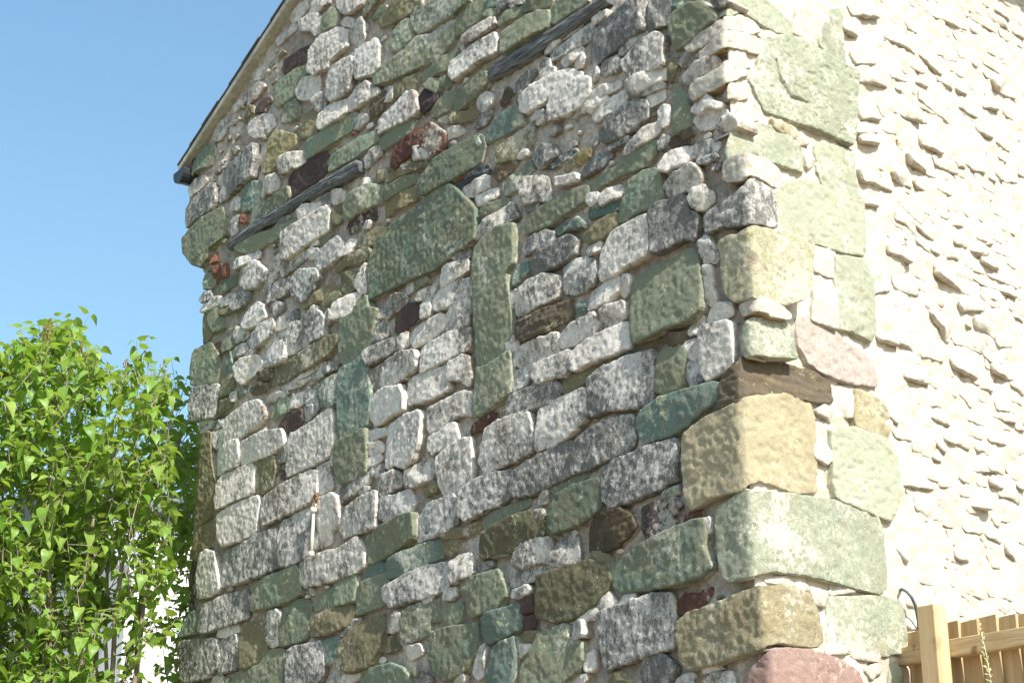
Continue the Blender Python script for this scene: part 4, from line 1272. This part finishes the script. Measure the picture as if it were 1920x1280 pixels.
for rank, i in enumerate(order):
    poly, P, tp, vis = rub[i]
    G, R, flat, tot, C, A = stone_geometry([tuple(p) for p in poly], P, 1000 + i, ds=0.010, rough=1.1, tilt=0.12, taper=tp, lump=1.0, sharp=0.6, dome=0.0, skirt=0.04)
    if rank < 298:
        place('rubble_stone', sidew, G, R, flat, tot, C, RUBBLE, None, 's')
    else:
        extra.append((fold(G[:, 0], G[:, 1], G[:, 2], side='s') - HB, R, flat, tot))
if extra:
    off = 0; vv = []; rr = []; ff = []; tt = []
    for v, r, f, t in extra:
        vv.append(v); rr.append(r); ff.append(f + off); tt.append(t); off += len(v)
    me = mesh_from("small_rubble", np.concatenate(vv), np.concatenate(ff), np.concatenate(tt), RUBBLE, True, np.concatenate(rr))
    tag(link("small_rubble", me, sidew), kind='stuff')

# ------------------------------------------------------------------ old timbers let into the gable
def strip_piece(name, top, bot, P, mat, label):
    occupied.append(np.array([on_gable(x, y, P) for x, y in top + bot[::-1]]))
    def dense(pts, n):
        p = np.array(pts, float); s = np.concatenate([[0], np.cumsum(np.linalg.norm(np.diff(p, axis=0), axis=1))])
        t = np.linspace(0, s[-1], n)
        return np.stack([np.interp(t, s, p[:, 0]), np.interp(t, s, p[:, 1])], 1), s[-1]
    top = [on_gable(x, y, P) for x, y in top]; bot = [on_gable(x, y, P) for x, y in bot]
    n, m = 220, 15
    T, L = dense(top, n); B, _ = dense(bot, n)
    v = np.linspace(0, 1, m)
    Q = T[:, None, :] * (1 - v)[None, :, None] + B[:, None, :] * v[None, :, None]
    u = np.linspace(0, L, n)[:, None]
    prof = (1 - np.abs(2 * v - 1) ** 5)[None, :]
    H = P * (0.25 + 0.75 * prof) + 0.007 * noise3(u * 5, v[None, :] * 9, 3.3) * prof + 0.004 * noise3(u * 14, v[None, :] * 22, 8.1) * prof
    H[:, 0] = -0.05; H[:, -1] = -0.05; H[0, :] = -0.05; H[-1, :] = -0.05
    wob = 0.004 * noise3(u * 20, v[None, :] * 3, 5.5)
    P3 = fold(Q[..., 0], Q[..., 1] + wob, H, side='g').reshape(-1, 3)
    idx = np.arange(n * m).reshape(n, m)
    q = np.stack([idx[:-1, :-1], idx[:-1, 1:], idx[1:, 1:], idx[1:, :-1]], -1).reshape(-1, 4)
    me = mesh_from(name, P3 - HB, q.ravel(), np.full(len(q), 4), mat)
    uv = me.uv_layers.new(name="grain")
    li = q.ravel()
    U = np.stack([np.broadcast_to(u, (n, m)).ravel()[li], np.broadcast_to(v[None, :] * 0.1, (n, m)).ravel()[li]], 1)
    uv.data.foreach_set("uv", U.astype(np.float32).ravel())
    o = link(name, me, gable)
    o['label'] = label
def tp(ox, oy, s): return [(ox + float(c.split(',')[0]) / 5, oy + float(c.split(',')[1]) / 5) for c in s.split()]
strip_piece("timber_lintel", tp(720, 0, "960,660 1010,580 1300,400 1600,220 1920,20 2080,-80"), tp(720, 0, "975,775 1060,725 1250,620 1430,510 1700,320 1920,160 2090,30"), 0.030, TIMBER, "charred grey timber near the top of the gable")
strip_piece("timber_lintel", tp(336, 256, "430,1000 530,905 700,780 850,695 1000,605 1250,445 1480,295 1640,200 1690,222"), tp(336, 256, "450,1070 560,1010 700,910 900,780 1100,645 1250,560 1400,490 1560,420 1690,330"), 0.032, TIMBER, "split grey timber sloping across the upper left of the gable")


# pinning chips pressed into the mortar where the joints are wide
gr = 0.004
sx = np.arange(S_LEFT, 0.0, gr); zx = np.arange(1.9, Z_RIDGE, gr)
occ = np.zeros((len(zx), len(sx)), bool)
for pl in occupied:
    if len(pl) < 3: continue
    i0, i1 = np.searchsorted(sx, [pl[:, 0].min() - .01, pl[:, 0].max() + .01]); j0, j1 = np.searchsorted(zx, [pl[:, 1].min() - .01, pl[:, 1].max() + .01])
    if i1 <= i0 or j1 <= j0: continue
    X, Y = np.meshgrid(sx[i0:i1], zx[j0:j1]); q = np.stack([X.ravel(), Y.ravel()], 1)
    hit_ = (inside(q, pl) | (seg_dist(q, pl) < 0.006)).reshape(X.shape)
    occ[j0:j1, i0:i1] |= hit_
nchip = 0
for rad, want in ((0.034, 12), (0.024, 18), (0.018, 25), (0.013, 30)):
    k = int(rad / gr); got = 0
    yy, xx = np.mgrid[-k:k + 1, -k * 2:k * 2 + 1]
    disk = (xx / 2.0) ** 2 + yy ** 2 <= k * k
    for tr_ in range(9000):
        if got >= want: break
        i = random.randrange(2 * k, len(sx) - 2 * k); j = random.randrange(k, len(zx) - k)
        if occ[j, i]: continue
        px, py = project(fold(sx[i], zx[j], 0.0, side='g'))
        if not (-30 < py < 1310) or zx[j] > verge_z(sx[i]) - 0.06: continue
        if (occ[j - k:j + k + 1, i - 2 * k:i + 2 * k + 1] & disk).any(): continue
        occ[j - k:j + k + 1, i - 2 * k:i + 2 * k + 1] |= disk
        n_ = random.choice([5, 6, 7]); ph = random.uniform(0, 6.28)
        pl = [(sx[i] + math.cos(ph + 6.283 * m / n_) * rad * 1.75 * random.uniform(0.75, 1.05), zx[j] + math.sin(ph + 6.283 * m / n_) * rad * 0.85 * random.uniform(0.75, 1.1)) for m in range(n_)]
        cl = random.choices('wdgor', (62, 12, 12, 12, 2))[0]
        G, R, flat, tot, C, A = stone_geometry(pl, random.uniform(0.006, 0.018), 5000 + nchip, rough=1.2, grow=0.0, sharp=1.3, skirt=0.03)
        place('pinning_stone', gable, G, R, flat, tot, C, STONE[cl], None, 'g')
        got += 1; nchip += 1

# ------------------------------------------------------------------ roof, verge, gutter
SLATE = plain_mat("roof slate", (0.10, 0.105, 0.115), (0.16, 0.165, 0.17), 14, 0.4, 0.004, rand=False)
VERGE = plain_mat("verge mortar", (0.34, 0.33, 0.285), (0.52, 0.51, 0.45), 25, 0.5, 0.004, rand=False)
BLACKP = plain_mat("black gutter plastic", (0.018, 0.02, 0.024), (0.03, 0.033, 0.038), 10, 0.1, 0.001, rough=0.4, rand=False, spec=0.5)
nrm = math.hypot(1, V_SLOPE)
roof = MB(); verge = MB()
for sgn in (1, -1):
    e_s = on_gable(336, 318, 0.05)[0] if sgn > 0 else 2 * S_MID - on_gable(336, 318, 0.05)[0]
    run = (S_MID - e_s)
    along = (NS * run + ZV * (abs(run) * V_SLOPE))
    n_up = ZV * 1.0 - NS * sgn * V_SLOPE
    n_up = n_up / np.linalg.norm(n_up)
    o = CORNER + NS * e_s + ZV * (Z_RIDGE - abs(run) * V_SLOPE)
    verge.frame_box(o + NG * 0.055 + n_up * 0.002 - HB, along, DR * 0.25, n_up * 0.040)
    nc = 16
    for k in range(nc):                                # slate courses, each lapping the one below
        st = o + along * (k / nc) + n_up * (0.05 + 0.004)
        roof.frame_box(st + NG * (0.058 + 0.004 * ((k * 7) % 3)) - HB, along * (1.25 / nc) - n_up * 0.004, DR * (DEPTH + 0.15), n_up * 0.006)
    roof.frame_box(o + n_up * 0.048 - DR * 0.0 - HB, along, DR * (DEPTH), n_up * 0.004)
roof.build("roof", SLATE, house)
verge.build("verge", VERGE, house, bevel=0.006)
gcs, gcz = on_gable(337, 324, 0.07)
gut = MB()
prof = [(0.07, 0.015)] + [(0.07 * math.cos(a), 0.07 * math.sin(a)) for a in np.linspace(0, -math.pi, 10)] + [(-0.07, 0.015)]
prof_in = [(0.064, 0.015)] + [(0.064 * math.cos(a), 0.064 * math.sin(a)) for a in np.linspace(0, -math.pi, 10)] + [(-0.064, 0.015)]
def gp(p, d): return CORNER + NS * (gcs + p[0]) + ZV * (gcz + p[1]) + DR * d - HB
n = len(prof)
vs_ = [gp(p, -0.07) for p in prof] + [gp(p, DEPTH) for p in prof] + [gp(p, -0.07) for p in prof_in] + [gp(p, DEPTH) for p in prof_in]
fs_ = []
for i in range(n - 1):
    fs_.append((i, n + i, n + i + 1, i + 1)); fs_.append((2 * n + i, 2 * n + i + 1, 3 * n + i + 1, 3 * n + i)); fs_.append((i, i + 1, 2 * n + i + 1, 2 * n + i))
gut.add(vs_, fs_)
gutter = gut.build("gutter", BLACKP, house)
cap = MB(); pc = [gp((p[0] * 1.06, p[1] * 1.06), -0.078) for p in prof] + [gp((p[0] * 1.06, p[1] * 1.06), -0.05) for p in prof]
cap.add(pc, [tuple(range(n)), tuple(range(2 * n - 1, n - 1, -1))] + [(i, n + i, n + (i + 1) % n, (i + 1) % n) for i in range(n)])
cap.build("stop_end", BLACKP, gutter)
fa = MB(); fa.frame_box(gp((0.06, -0.05), -0.02), NS * 0.05, DR * (DEPTH + 0.0), ZV * 0.13); fa.build("fascia", BLACKP, house)

# grey cable looping out of the side wall
CABLE = plain_mat("grey cable", (0.10, 0.11, 0.13), (0.16, 0.17, 0.19), 30, 0.1, 0.001, rough=0.5, rand=False)
b = MB()
cp = [(1686, 1106, -0.01), (1692, 1104, 0.03), (1701, 1109, 0.05), (1710, 1120, 0.055), (1717, 1136, 0.05), (1722, 1165, 0.03), (1724, 1200, 0.02)]
b.tube([fold(*on_side(x, y, h), h, side='s') - HB for x, y, h in cp], 0.0065, 8)
b.build("cable", CABLE, house, smooth=True)

# ------------------------------------------------------------------ cord on a rusty eye
RUST = plain_mat("rusty iron", (0.20, 0.09, 0.045), (0.33, 0.17, 0.10), 60, 0.5, 0.002, rand=False)
CORD = plain_mat("off white cord", (0.62, 0.59, 0.50), (0.72, 0.69, 0.61), 60, 0.2, 0.001, rand=False)
def gpt(x, y, h): return fold(*on_gable(x, y, h), h, side='g')
cb = gpt(588, 940, 0.05)
cord = link("hanging_cord", None, loc=Vector(cb))
tag(cord, "white cord with a knob hanging from a rusty iron eye in the gable", "cord")
b = MB()
ring_c = gpt(591, 933, 0.055)
b.tube([ring_c + (NS * math.cos(a) + ZV * math.sin(a)) * 0.018 for a in np.linspace(0, 2 * math.pi, 17)], 0.0055, 6)
b.tube([ring_c - NG * 0.06, ring_c - NG * 0.01], 0.007, 6)
b.tube([ring_c - ZV * 0.014, ring_c - ZV * 0.035 + NG * 0.005, ring_c - ZV * 0.055], 0.005, 6)
b.build("iron_eye", RUST, cord, smooth=True, loc=None)
for o in cord.children:
    o.data.transform(Matrix.Translation(-Vector(cb)))
b = MB()
b.tube([gpt(590, 944, .05) - cb, gpt(588, 958, .055) - cb, gpt(586, 1000, .06) - cb, gpt(584, 1036, .06) - cb], [0.010, 0.0085, 0.0085, 0.0085], 8)
b.build("cord_length", CORD, cord, smooth=True)
for (x, y, nm, r) in ((588, 956, "knob", 0.017), (584, 1038, "tassel", 0.015)):
    c = gpt(x, y, .058) - cb
    b = MB(); b.tube([c + ZV * 0.014, c + ZV * 0.008, c - ZV * 0.006, c - ZV * 0.014], [0.009, r, r, 0.010], 10)
    b.build(nm, CORD, cord, smooth=True)

# ------------------------------------------------------------------ wooden fence
T_F = on_side(1697, 1245, 0.0)[0]
def fpt(x, y, off=0.0):
    """point of the picture on the plane of the fence, off metres in front of it -> (s, z)"""
    p = hit(x, y, CORNER + DR * T_F + NG * off, NG)
    return (p - CORNER) @ NS, p[2]
def wood_mat(name, a, b, rand=True):
    t = NT(name); t.coords(rand)
    g = t.noise(18, 5, 0.6, stretch=(1, 1, 0.06), dist=0.6)
    f = t.noise(160, 3, 0.6, stretch=(1, 1, 0.03))
    k = t.noise(9, 3, 0.5)
    col = t.mix(t.ramp(g, 0.3, 0.7), a, b)
    col = t.mix(t.ramp(k, 0.60, 0.72, 0, 0.5), col, tuple(x * 0.45 for x in a))
    t.bump(t.math('ADD', f, t.math('MULTIPLY', g, 0.5)), 0.4, 0.003)
    return t.done(col, 0.75, 0.25)
WOOD = wood_mat("larch fence wood", (0.42, 0.295, 0.155), (0.55, 0.42, 0.255))
t = NT("rail wood"); t.coords(True)
g_ = t.noise(6, 5, 0.6, stretch=(1.0, 1.0, 14.0), dist=0.4)
c_ = t.mix(t.ramp(g_, 0.3, 0.7), (0.41, 0.29, 0.15), (0.55, 0.415, 0.25))
c_ = t.mix(t.ramp(t.noise(11, 2, 0.4), 0.66, 0.72, 0, 0.7), c_, (0.13, 0.06, 0.025))
t.bump(g_, 0.4, 0.003); RAILW = t.done(c_, 0.75, 0.25)
FB = CORNER + DR * T_F + ZV * 0.95
fence = link("wooden_fence", None, loc=Vector(FB))
tag(fence, "new brown timber board fence with square post against the white rubble wall", "fence")
S_END = 3.6
def F3(s, z, off): return CORNER + NS * s + DR * T_F + NG * off + ZV * z - FB
def rail_pts(x0, y0, x1, y1, off):
    a, c = fpt(x0, y0, off), fpt(x1, y1, off)
    k = (c[1] - a[1]) / (c[0] - a[0]); return a, k
(ra, rk) = rail_pts(1680, 1222, 1920, 1165, 0.045)
z_top_l = ra[1]
(rb, rk2) = rail_pts(1680, 1256, 1920, 1200, 0.045)
RTOP, RBOT = (ra[1] + fpt(1920, 1165, .045)[1]) / 2, (rb[1] + fpt(1920, 1200, .045)[1]) / 2
s_start = fpt(1679, 1235, .045)[0]
for zt in (0.0, 0.85):
    b = MB(); b.frame_box(F3(s_start, RBOT - zt, 0.0), NS * (S_END - s_start), NG * 0.045, ZV * (RTOP - RBOT))
    b.build("rail", RAILW, fence, bevel=0.004)
bt = [fpt(1790, 1171, 0)[1], fpt(1828, 1162, 0)[1], fpt(1865, 1152, 0)[1], fpt(1902, 1141, 0)[1]]
BT = sum(bt) / 4
s = fpt(1686, 1195, 0)[0]
bw = fpt(1845, 1150, 0)[0] - fpt(1809, 1150, 0)[0]
k = 0
while s < S_END:
    b = MB()
    zt = BT + random.uniform(-0.008, 0.010)
    lean = NS * bw * 1.22
    o = F3(s, 1.0, -0.028)
    b.frame_box(o, lean + NG * 0.020, -NG * 0.018, ZV * (zt - 1.0))
    b.build("board", WOOD, fence, bevel=0.002)
    s += bw; k += 1
for x0, first in ((1718, True), (0, False)):
    if first: sp, zp = fpt(1718, 1137, 0.125)
    else: sp = sp + 1.8
    b = MB(); b.frame_box(F3(sp, 0.75, 0.045 + 0.002), NS * 0.078, NG * 0.078, ZV * (zp - 0.75))
    b.build("post", WOOD, fence, bevel=0.003)

# grass stalk in front of the fence
STRAW = plain_mat("dry grass straw", (0.40, 0.40, 0.19), (0.56, 0.53, 0.32), 60, 0.2, 0.001, rand=False)
def spt(x, y): 
    p = hit(x, y, CORNER + DR * T_F + NG * 0.28, NG); return p
gb = spt(1862, 1300); gb[2] = ground_z(gb[0], gb[1])
stalk = link("grass_stalk", None, loc=Vector(gb))
tag(stalk, "tall dry seeding grass stalk in front of the fence boards", "grass")
b = MB(); pts = [gb - gb, spt(1866, 1400) - gb, spt(1858, 1280) - gb, spt(1850, 1230) - gb, spt(1842, 1195) - gb, spt(1835, 1168) - gb]
b.tube(pts, [0.003, 0.003, 0.0025, 0.002, 0.0018, 0.001], 5); b.build("stem", STRAW, stalk, smooth=True)
b = MB()
for k in range(46):
    f = k / 45
    p = np.array(pts[-1]) * (1 - f) + np.array(pts[2]) * f
    d = np.array([random.uniform(-1, 1), random.uniform(-1, 1), random.uniform(0.3, 1.3)]); d /= np.linalg.norm(d)
    L = 0.012 + 0.010 * f
    b.tube([p, p + d * L * 0.5, p + d * L], [0.0008, 0.0028, 0.0005], 4)
b.build("seed_head", STRAW, stalk, smooth=True)

# ------------------------------------------------------------------ white house behind the tree
WHITE = plain_mat("white render", (0.70, 0.70, 0.68), (0.78, 0.78, 0.76), 5, 0.1, 0.002, rand=False)
wc = at_dist(232, 1180, 24.0); wc[2] = 0.9
whouse = link("white_house", None, loc=Vector(wc))
tag(whouse, "white rendered house glimpsed through the stems of the lilac", "house")
ztop = at_dist(300, 965, 24.0)[2] - 0.9
b = MB(); b.frame_box(np.zeros(3), DR * 7.0, DL * 6.0, ZV * ztop); b.build("wall", WHITE, whouse)
b = MB()
e0 = np.array([0, 0, ztop])
rp = [e0 - DR * .3 - DL * .3, e0 + DR * 7.3 - DL * .3, e0 + DR * 7.3 + DL * 6.3, e0 - DR * .3 + DL * 6.3, e0 - DR * .3 + DL * 3.0 + ZV * 1.2, e0 + DR * 7.3 + DL * 3.0 + ZV * 1.2]
b.add(rp, [(0, 1, 5, 4), (2, 3, 4, 5), (3, 0, 4), (1, 2, 5), (0, 3, 2, 1)])
b.build("roof", SLATE, whouse)
win = MB(); win.frame_box(DR * 2.4 - DL * 0.03 + ZV * 1.2, DR * 1.1, DL * 0.06, ZV * 1.2); wf = win.build("window", plain_mat("window frame white", (0.7, 0.7, 0.7), (0.75, 0.75, 0.75), 5, 0, rand=False), whouse)
pn = MB()
pn.frame_box(DR * 2.47 - DL * 0.035 + ZV * 1.27, DR * 0.45, DL * 0.01, ZV * 1.06); pn.frame_box(DR * 2.98 - DL * 0.035 + ZV * 1.27, DR * 0.45, DL * 0.01, ZV * 1.06)
pn.build("pane", plain_mat("dark window glass", (0.03, 0.035, 0.04), (0.04, 0.045, 0.05), 5, 0, rough=0.08, rand=False, spec=0.6), wf)
dc = at_dist(224, 1018, 23.6)
dish = link("satellite_dish", None, loc=Vector(dc))
tag(dish, "grey satellite dish beside the white house wall behind the lilac", "satellite dish")
aim = -np.array([dc[0], dc[1], -2.0]) / np.linalg.norm([dc[0], dc[1], -2.0])
qx = np.cross(aim, ZV); qx /= np.linalg.norm(qx); qy = np.cross(qx, aim)
b = MB(); vv = []
for i in range(5):
    r = 0.09 * i
    for k in range(20):
        a = 2 * math.pi * k / 20
        vv.append((qx * math.cos(a) + qy * math.sin(a)) * r + aim * (0.5 * r * r))
vv += [v - aim * 0.012 for v in vv]
ff = []
for i in range(4):
    for k in range(20):
        a, c = i * 20 + k, i * 20 + (k + 1) % 20
        ff.append((a, c, c + 20, a + 20)); ff.append((100 + a + 20, 100 + c + 20, 100 + c, 100 + a))
for k in range(20): ff.append((80 + k, 80 + (k + 1) % 20, 180 + (k + 1) % 20, 180 + k))
b.add(vv, ff); DISHM = plain_mat("grey dish paint", (0.33, 0.36, 0.40), (0.36, 0.39, 0.43), 5, 0, rough=0.5, rand=False)
b.build("reflector", DISHM, dish, smooth=True)
b = MB(); b.tube([-qy * 0.30, -qy * 0.2 + aim * 0.4], 0.012, 6); b.tube([np.zeros(3) - aim * 0.01, -aim * 0.1, wc + ZV * (dc[2] - wc[2]) - dc - ZV * 0.1], 0.02, 6); b.build("bracket", DISHM, dish)

# ------------------------------------------------------------------ lilac tree
t = NT("lilac leaf"); t.coords(True)
oi = t.rand
geo = t.new("ShaderNodeNewGeometry")
rp_ = t.noise(3.5, 3, 0.6)
lc = t.mix(t.ramp(rp_, 0.3, 0.7), (0.13, 0.27, 0.035), (0.30, 0.42, 0.10))
t.l.new(lc, t.bsdf.inputs["Base Color"]); t.bsdf.inputs["Roughness"].default_value = 0.42
t.bsdf.inputs["Specular IOR Level"].default_value = 0.35
tr = t.new("ShaderNodeBsdfTranslucent")
tc2 = t.mix(0.5, lc, (0.45, 0.62, 0.05)); t.l.new(tc2, tr.inputs["Color"])
ms = t.new("ShaderNodeMixShader"); ms.inputs[0].default_value = 0.42
t.l.new(t.bsdf.outputs[0], ms.inputs[1]); t.l.new(tr.outputs[0], ms.inputs[2])
t.l.new(ms.outputs[0], t.n["Material Output"].inputs["Surface"])
LEAF = t.m
BARK = plain_mat("lilac bark", (0.20, 0.165, 0.12), (0.36, 0.31, 0.23), 30, 0.6, 0.003, stretch=(1, 1, 0.3))
FLOWER = plain_mat("faded lilac panicle", (0.20, 0.15, 0.055), (0.30, 0.25, 0.09), 80, 0.5, 0.002)
def leaf_geo(bend, fold_):
    out = [(0, 0), (0.33, -0.07), (0.46, 0.20), (0.39, 0.52), (0.19, 0.80), (0.0, 1.08)]
    v = [(0, y, -bend * y * y) for y in (0.0, 0.28, 0.55, 0.82)] + [(0, 1.08, -bend * 1.17)]
    for sx in (1, -1):
        for x, y in out[1:5]:
            v.append((sx * x, y, -bend * y * y + fold_ * x))
    # mid 0..4, right 5..8, left 9..12
    f = [(0, 5, 6, 1), (1, 6, 7, 2), (2, 7, 8, 3), (3, 8, 4), (0, 1, 10, 9), (1, 2, 11, 10), (2, 3, 12, 11), (3, 4, 12)]
    return np.array(v), f
LEAVES = [leaf_geo(0.30, 0.25), leaf_geo(0.5, 0.35), leaf_geo(0.15, 0.15), leaf_geo(0.75, 0.3)]
leaf_meshes = []
for i, (v, f) in enumerate(LEAVES):
    me = bpy.data.meshes.new("leaf"); me.from_pydata(v.tolist(), [], f)
    me.polygons.foreach_set("use_smooth", np.ones(len(f), bool)); me.update(); me.materials.append(LEAF); leaf_meshes.append(me)
tb = at_dist(190, 1500, 9.9); tb[2] = ground_z(tb[0], tb[1])
tree = link("lilac_tree", None, loc=Vector(tb))
tag(tree, "bushy many stemmed lilac tree with heart shaped leaves left of the gable", "tree")
def crown_top(x):
    return 16 * float(noise3(x / 17.0, 0.5, 9.1)) + np.interp(x, [-260, -120, 0, 25, 60, 95, 130, 160, 185, 205, 225, 250, 275, 300, 322, 345, 380], [700, 672, 650, 640, 612, 590, 585, 600, 650, 690, 680, 655, 652, 690, 672, 705, 715])
tips = []
tries = 0
while len(tips) < 1650 and tries < 60000:
    tries += 1
    x = random.uniform(-230, 372); y = random.uniform(580, 1420)
    top = crown_top(x)
    if y < top + 14: continue
    dens = 1.0
    if y > 900: dens = float(np.interp(y, [900, 1000, 1150, 1300], [1.0, 0.85, 0.66, 0.66]))
    if y > 930 and 215 < x < 345: dens *= 0.6
    if x < 60: dens = max(dens, 0.95)
    cl_ = float(noise3(x / 48.0, y / 60.0, 4.4))
    if cl_ < -0.22: dens *= 0.45
    if random.random() > dens: continue
    edge = y < top + 60
    d = random.gauss(9.75, 0.25) if edge else random.uniform(9.05, 10.75)
    if x > 318: d = random.uniform(10.1, 11.3)
    tips.append((at_dist(x, y, d), x, y))
stem_tops = [at_dist(x, y, d) for x, y, d in ((40, 780, 9.7), (110, 700, 9.6), (150, 690, 9.9), (130, 820, 10.2), (200, 800, 9.8), (232, 760, 10.0), (262, 740, 9.7), (290, 760, 10.3), (318, 760, 10.1), (-60, 850, 9.8), (-150, 880, 10.0), (20, 900, 10.3), (345, 800, 10.5), (180, 960, 9.4), (80, 950, 9.5))]
stem_nodes = []
for k, tp_ in enumerate(stem_tops):
    r0 = random.uniform(0.013, 0.024)
    b0 = np.array([random.uniform(-0.28, 0.28), random.uniform(-0.25, 0.25), -0.05])
    e = tp_ - tb
    c1 = b0 + (e - b0) * 0.35 + np.array([random.uniform(-.12, .12), random.uniform(-.1, .1), 0.15])
    c2 = b0 + (e - b0) * 0.7 + np.array([random.uniform(-.12, .12), random.uniform(-.1, .1), 0.10])
    pts = []
    for u in np.linspace(0, 1, 14):
        p = (1 - u) ** 3 * b0 + 3 * (1 - u) ** 2 * u * c1 + 3 * (1 - u) * u * u * c2 + u ** 3 * e
        p = p + np.array([noise3(u * 5, k, 1.5), noise3(u * 5, k, 7.5), 0]) * 0.05
        pts.append(p); stem_nodes.append((p, r0 * (1 - 0.75 * u), u))
    b = MB(); b.tube(pts, [r0 * (1 - 0.8 * u) + 0.003 for u in np.linspace(0, 1, 14)], 7)
    b.build("trunk" if r0 > 0.02 else "limb", BARK, tree, smooth=True)
SN = np.array([p for p, _, _ in stem_nodes])
tips.sort(key=lambda e: e[0][2])
SN = list(SN)
tw = MB(); singles = []; bulk_v = []; bulk_f = []; nb = 0
def orient(direction, up):
    y = direction / np.linalg.norm(direction)
    x = np.cross(y, up); x /= (np.linalg.norm(x) + 1e-9)
    z_ = np.cross(x, y)
    return np.stack([x, y, z_], 1)
for (p, px, py) in tips:
    q = p - tb
    A_ = np.array(SN); rel_ = q - A_
    dn = np.linalg.norm(rel_, axis=1)
    dd = dn + np.where(rel_[:, 2] > 0.35 * dn, 0, 3)
    j = int(dd.argmin())
    a = SN[j]; SN.append(q)
    if dd[j] < 0.75:
        mid = (a + q) / 2 + np.array([random.uniform(-.05, .05), random.uniform(-.05, .05), 0.04])
        tw.tube([a, mid, q], [0.0036, 0.0026, 0.0016], 4, cap=False)
    ax = q - a; ax = ax / (np.linalg.norm(ax) + 1e-9) * 0.4 + ZV * 0.8 + np.array([random.uniform(-.35, .35), random.uniform(-.35, .35), 0])
    ax /= np.linalg.norm(ax)
    Lt = random.uniform(0.10, 0.2)
    tw.tube([q - ax * Lt * 0.5, q + ax * Lt * 0.5], [0.0025, 0.0015], 4, cap=False)
    npair = random.choice([3, 3, 4, 4, 5])
    rot = random.uniform(0, math.pi)
    px_ = np.cross(ax, [0.3, 0.9, 0.1]); px_ /= np.linalg.norm(px_); py_ = np.cross(ax, px_)
    for k in range(npair):
        base = q + ax * Lt * (k / max(1, npair - 1) - 0.5)
        r = rot + k * math.pi / 2 + random.uniform(-.3, .3)
        for sgn in (1, -1):
            out = (px_ * math.cos(r) + py_ * math.sin(r)) * sgn
            droop = random.uniform(-1.0, 0.4) if k < npair - 1 else random.uniform(-0.6, 0.8)
            d = out + ZV * droop
            M = orient(d, ZV + np.array([random.uniform(-.4, .4), random.uniform(-.4, .4), 0]))
            L = random.uniform(0.034, 0.084)
            b0 = base + out * 0.018
            li = random.randrange(4)
            if random.random() < 0.5 and len(singles) < 3000: singles.append((b0, M, L, li, px, py))
            else:
                v, f = LEAVES[li]
                bulk_v.append((v * L) @ M.T + b0); bulk_f += [tuple(i + nb for i in ff_) for ff_ in f]; nb += len(v)
tw.build("twig", BARK, tree, smooth=True)['kind'] = 'stuff'
# the leaves that show largest, nearest to the camera and inside the picture, stay single
def near(e):
    p = e[0] + tb; inside = 0 < e[4] < 345 and e[5] < 1280
    return (0 if inside else 1, np.linalg.norm(p - EYE) / e[2])
singles.sort(key=near)
for e in singles[:290]:
    o = link("leaf", leaf_meshes[e[3]], tree)
    m = Matrix.Identity(4)
    for r_ in range(3):
        for c_ in range(3): m[r_][c_] = e[1][r_, c_] * e[2]
        m[r_][3] = e[0][r_]
    o.matrix_local = m
for e in singles[290:]:
    v, f = LEAVES[e[3]]
    bulk_v.append((v * e[2]) @ e[1].T + e[0]); bulk_f += [tuple(i + nb for i in ff_) for ff_ in f]; nb += len(v)
me = bpy.data.meshes.new("crown"); me.from_pydata(np.concatenate(bulk_v).tolist(), [], bulk_f)
me.polygons.foreach_set("use_smooth", np.ones(len(bulk_f), bool)); me.update(); me.materials.append(LEAF)
tag(link("crown", me, tree), kind='stuff')
for (x, y, d) in ((85, 632, 9.6), (40, 665, 9.55), (75, 690, 9.5), (160, 690, 9.5), (200, 705, 9.6), (305, 700, 9.9), (20, 740, 9.5), (92, 622, 9.7), (150, 672, 9.6), (235, 700, 9.6)):
    p = at_dist(x, y, d) - tb
    b = MB()
    for k in range(60):
        u = random.random(); a = random.uniform(0, 6.28); r = 0.045 * (1 - u) ** 0.7 * random.random() ** 0.5
        c = p + np.array([r * math.cos(a), r * math.sin(a), (u - 0.4) * 0.15])
        dv = np.array([math.cos(a), math.sin(a), random.uniform(-.2, .8)]) * 0.007
        b.tube([c, c + dv], [0.004, 0.003], 4)
    b.tube([p - ZV * 0.1, p + ZV * 0.09], 0.002, 4)
    b.build("flower_head", FLOWER, tree)
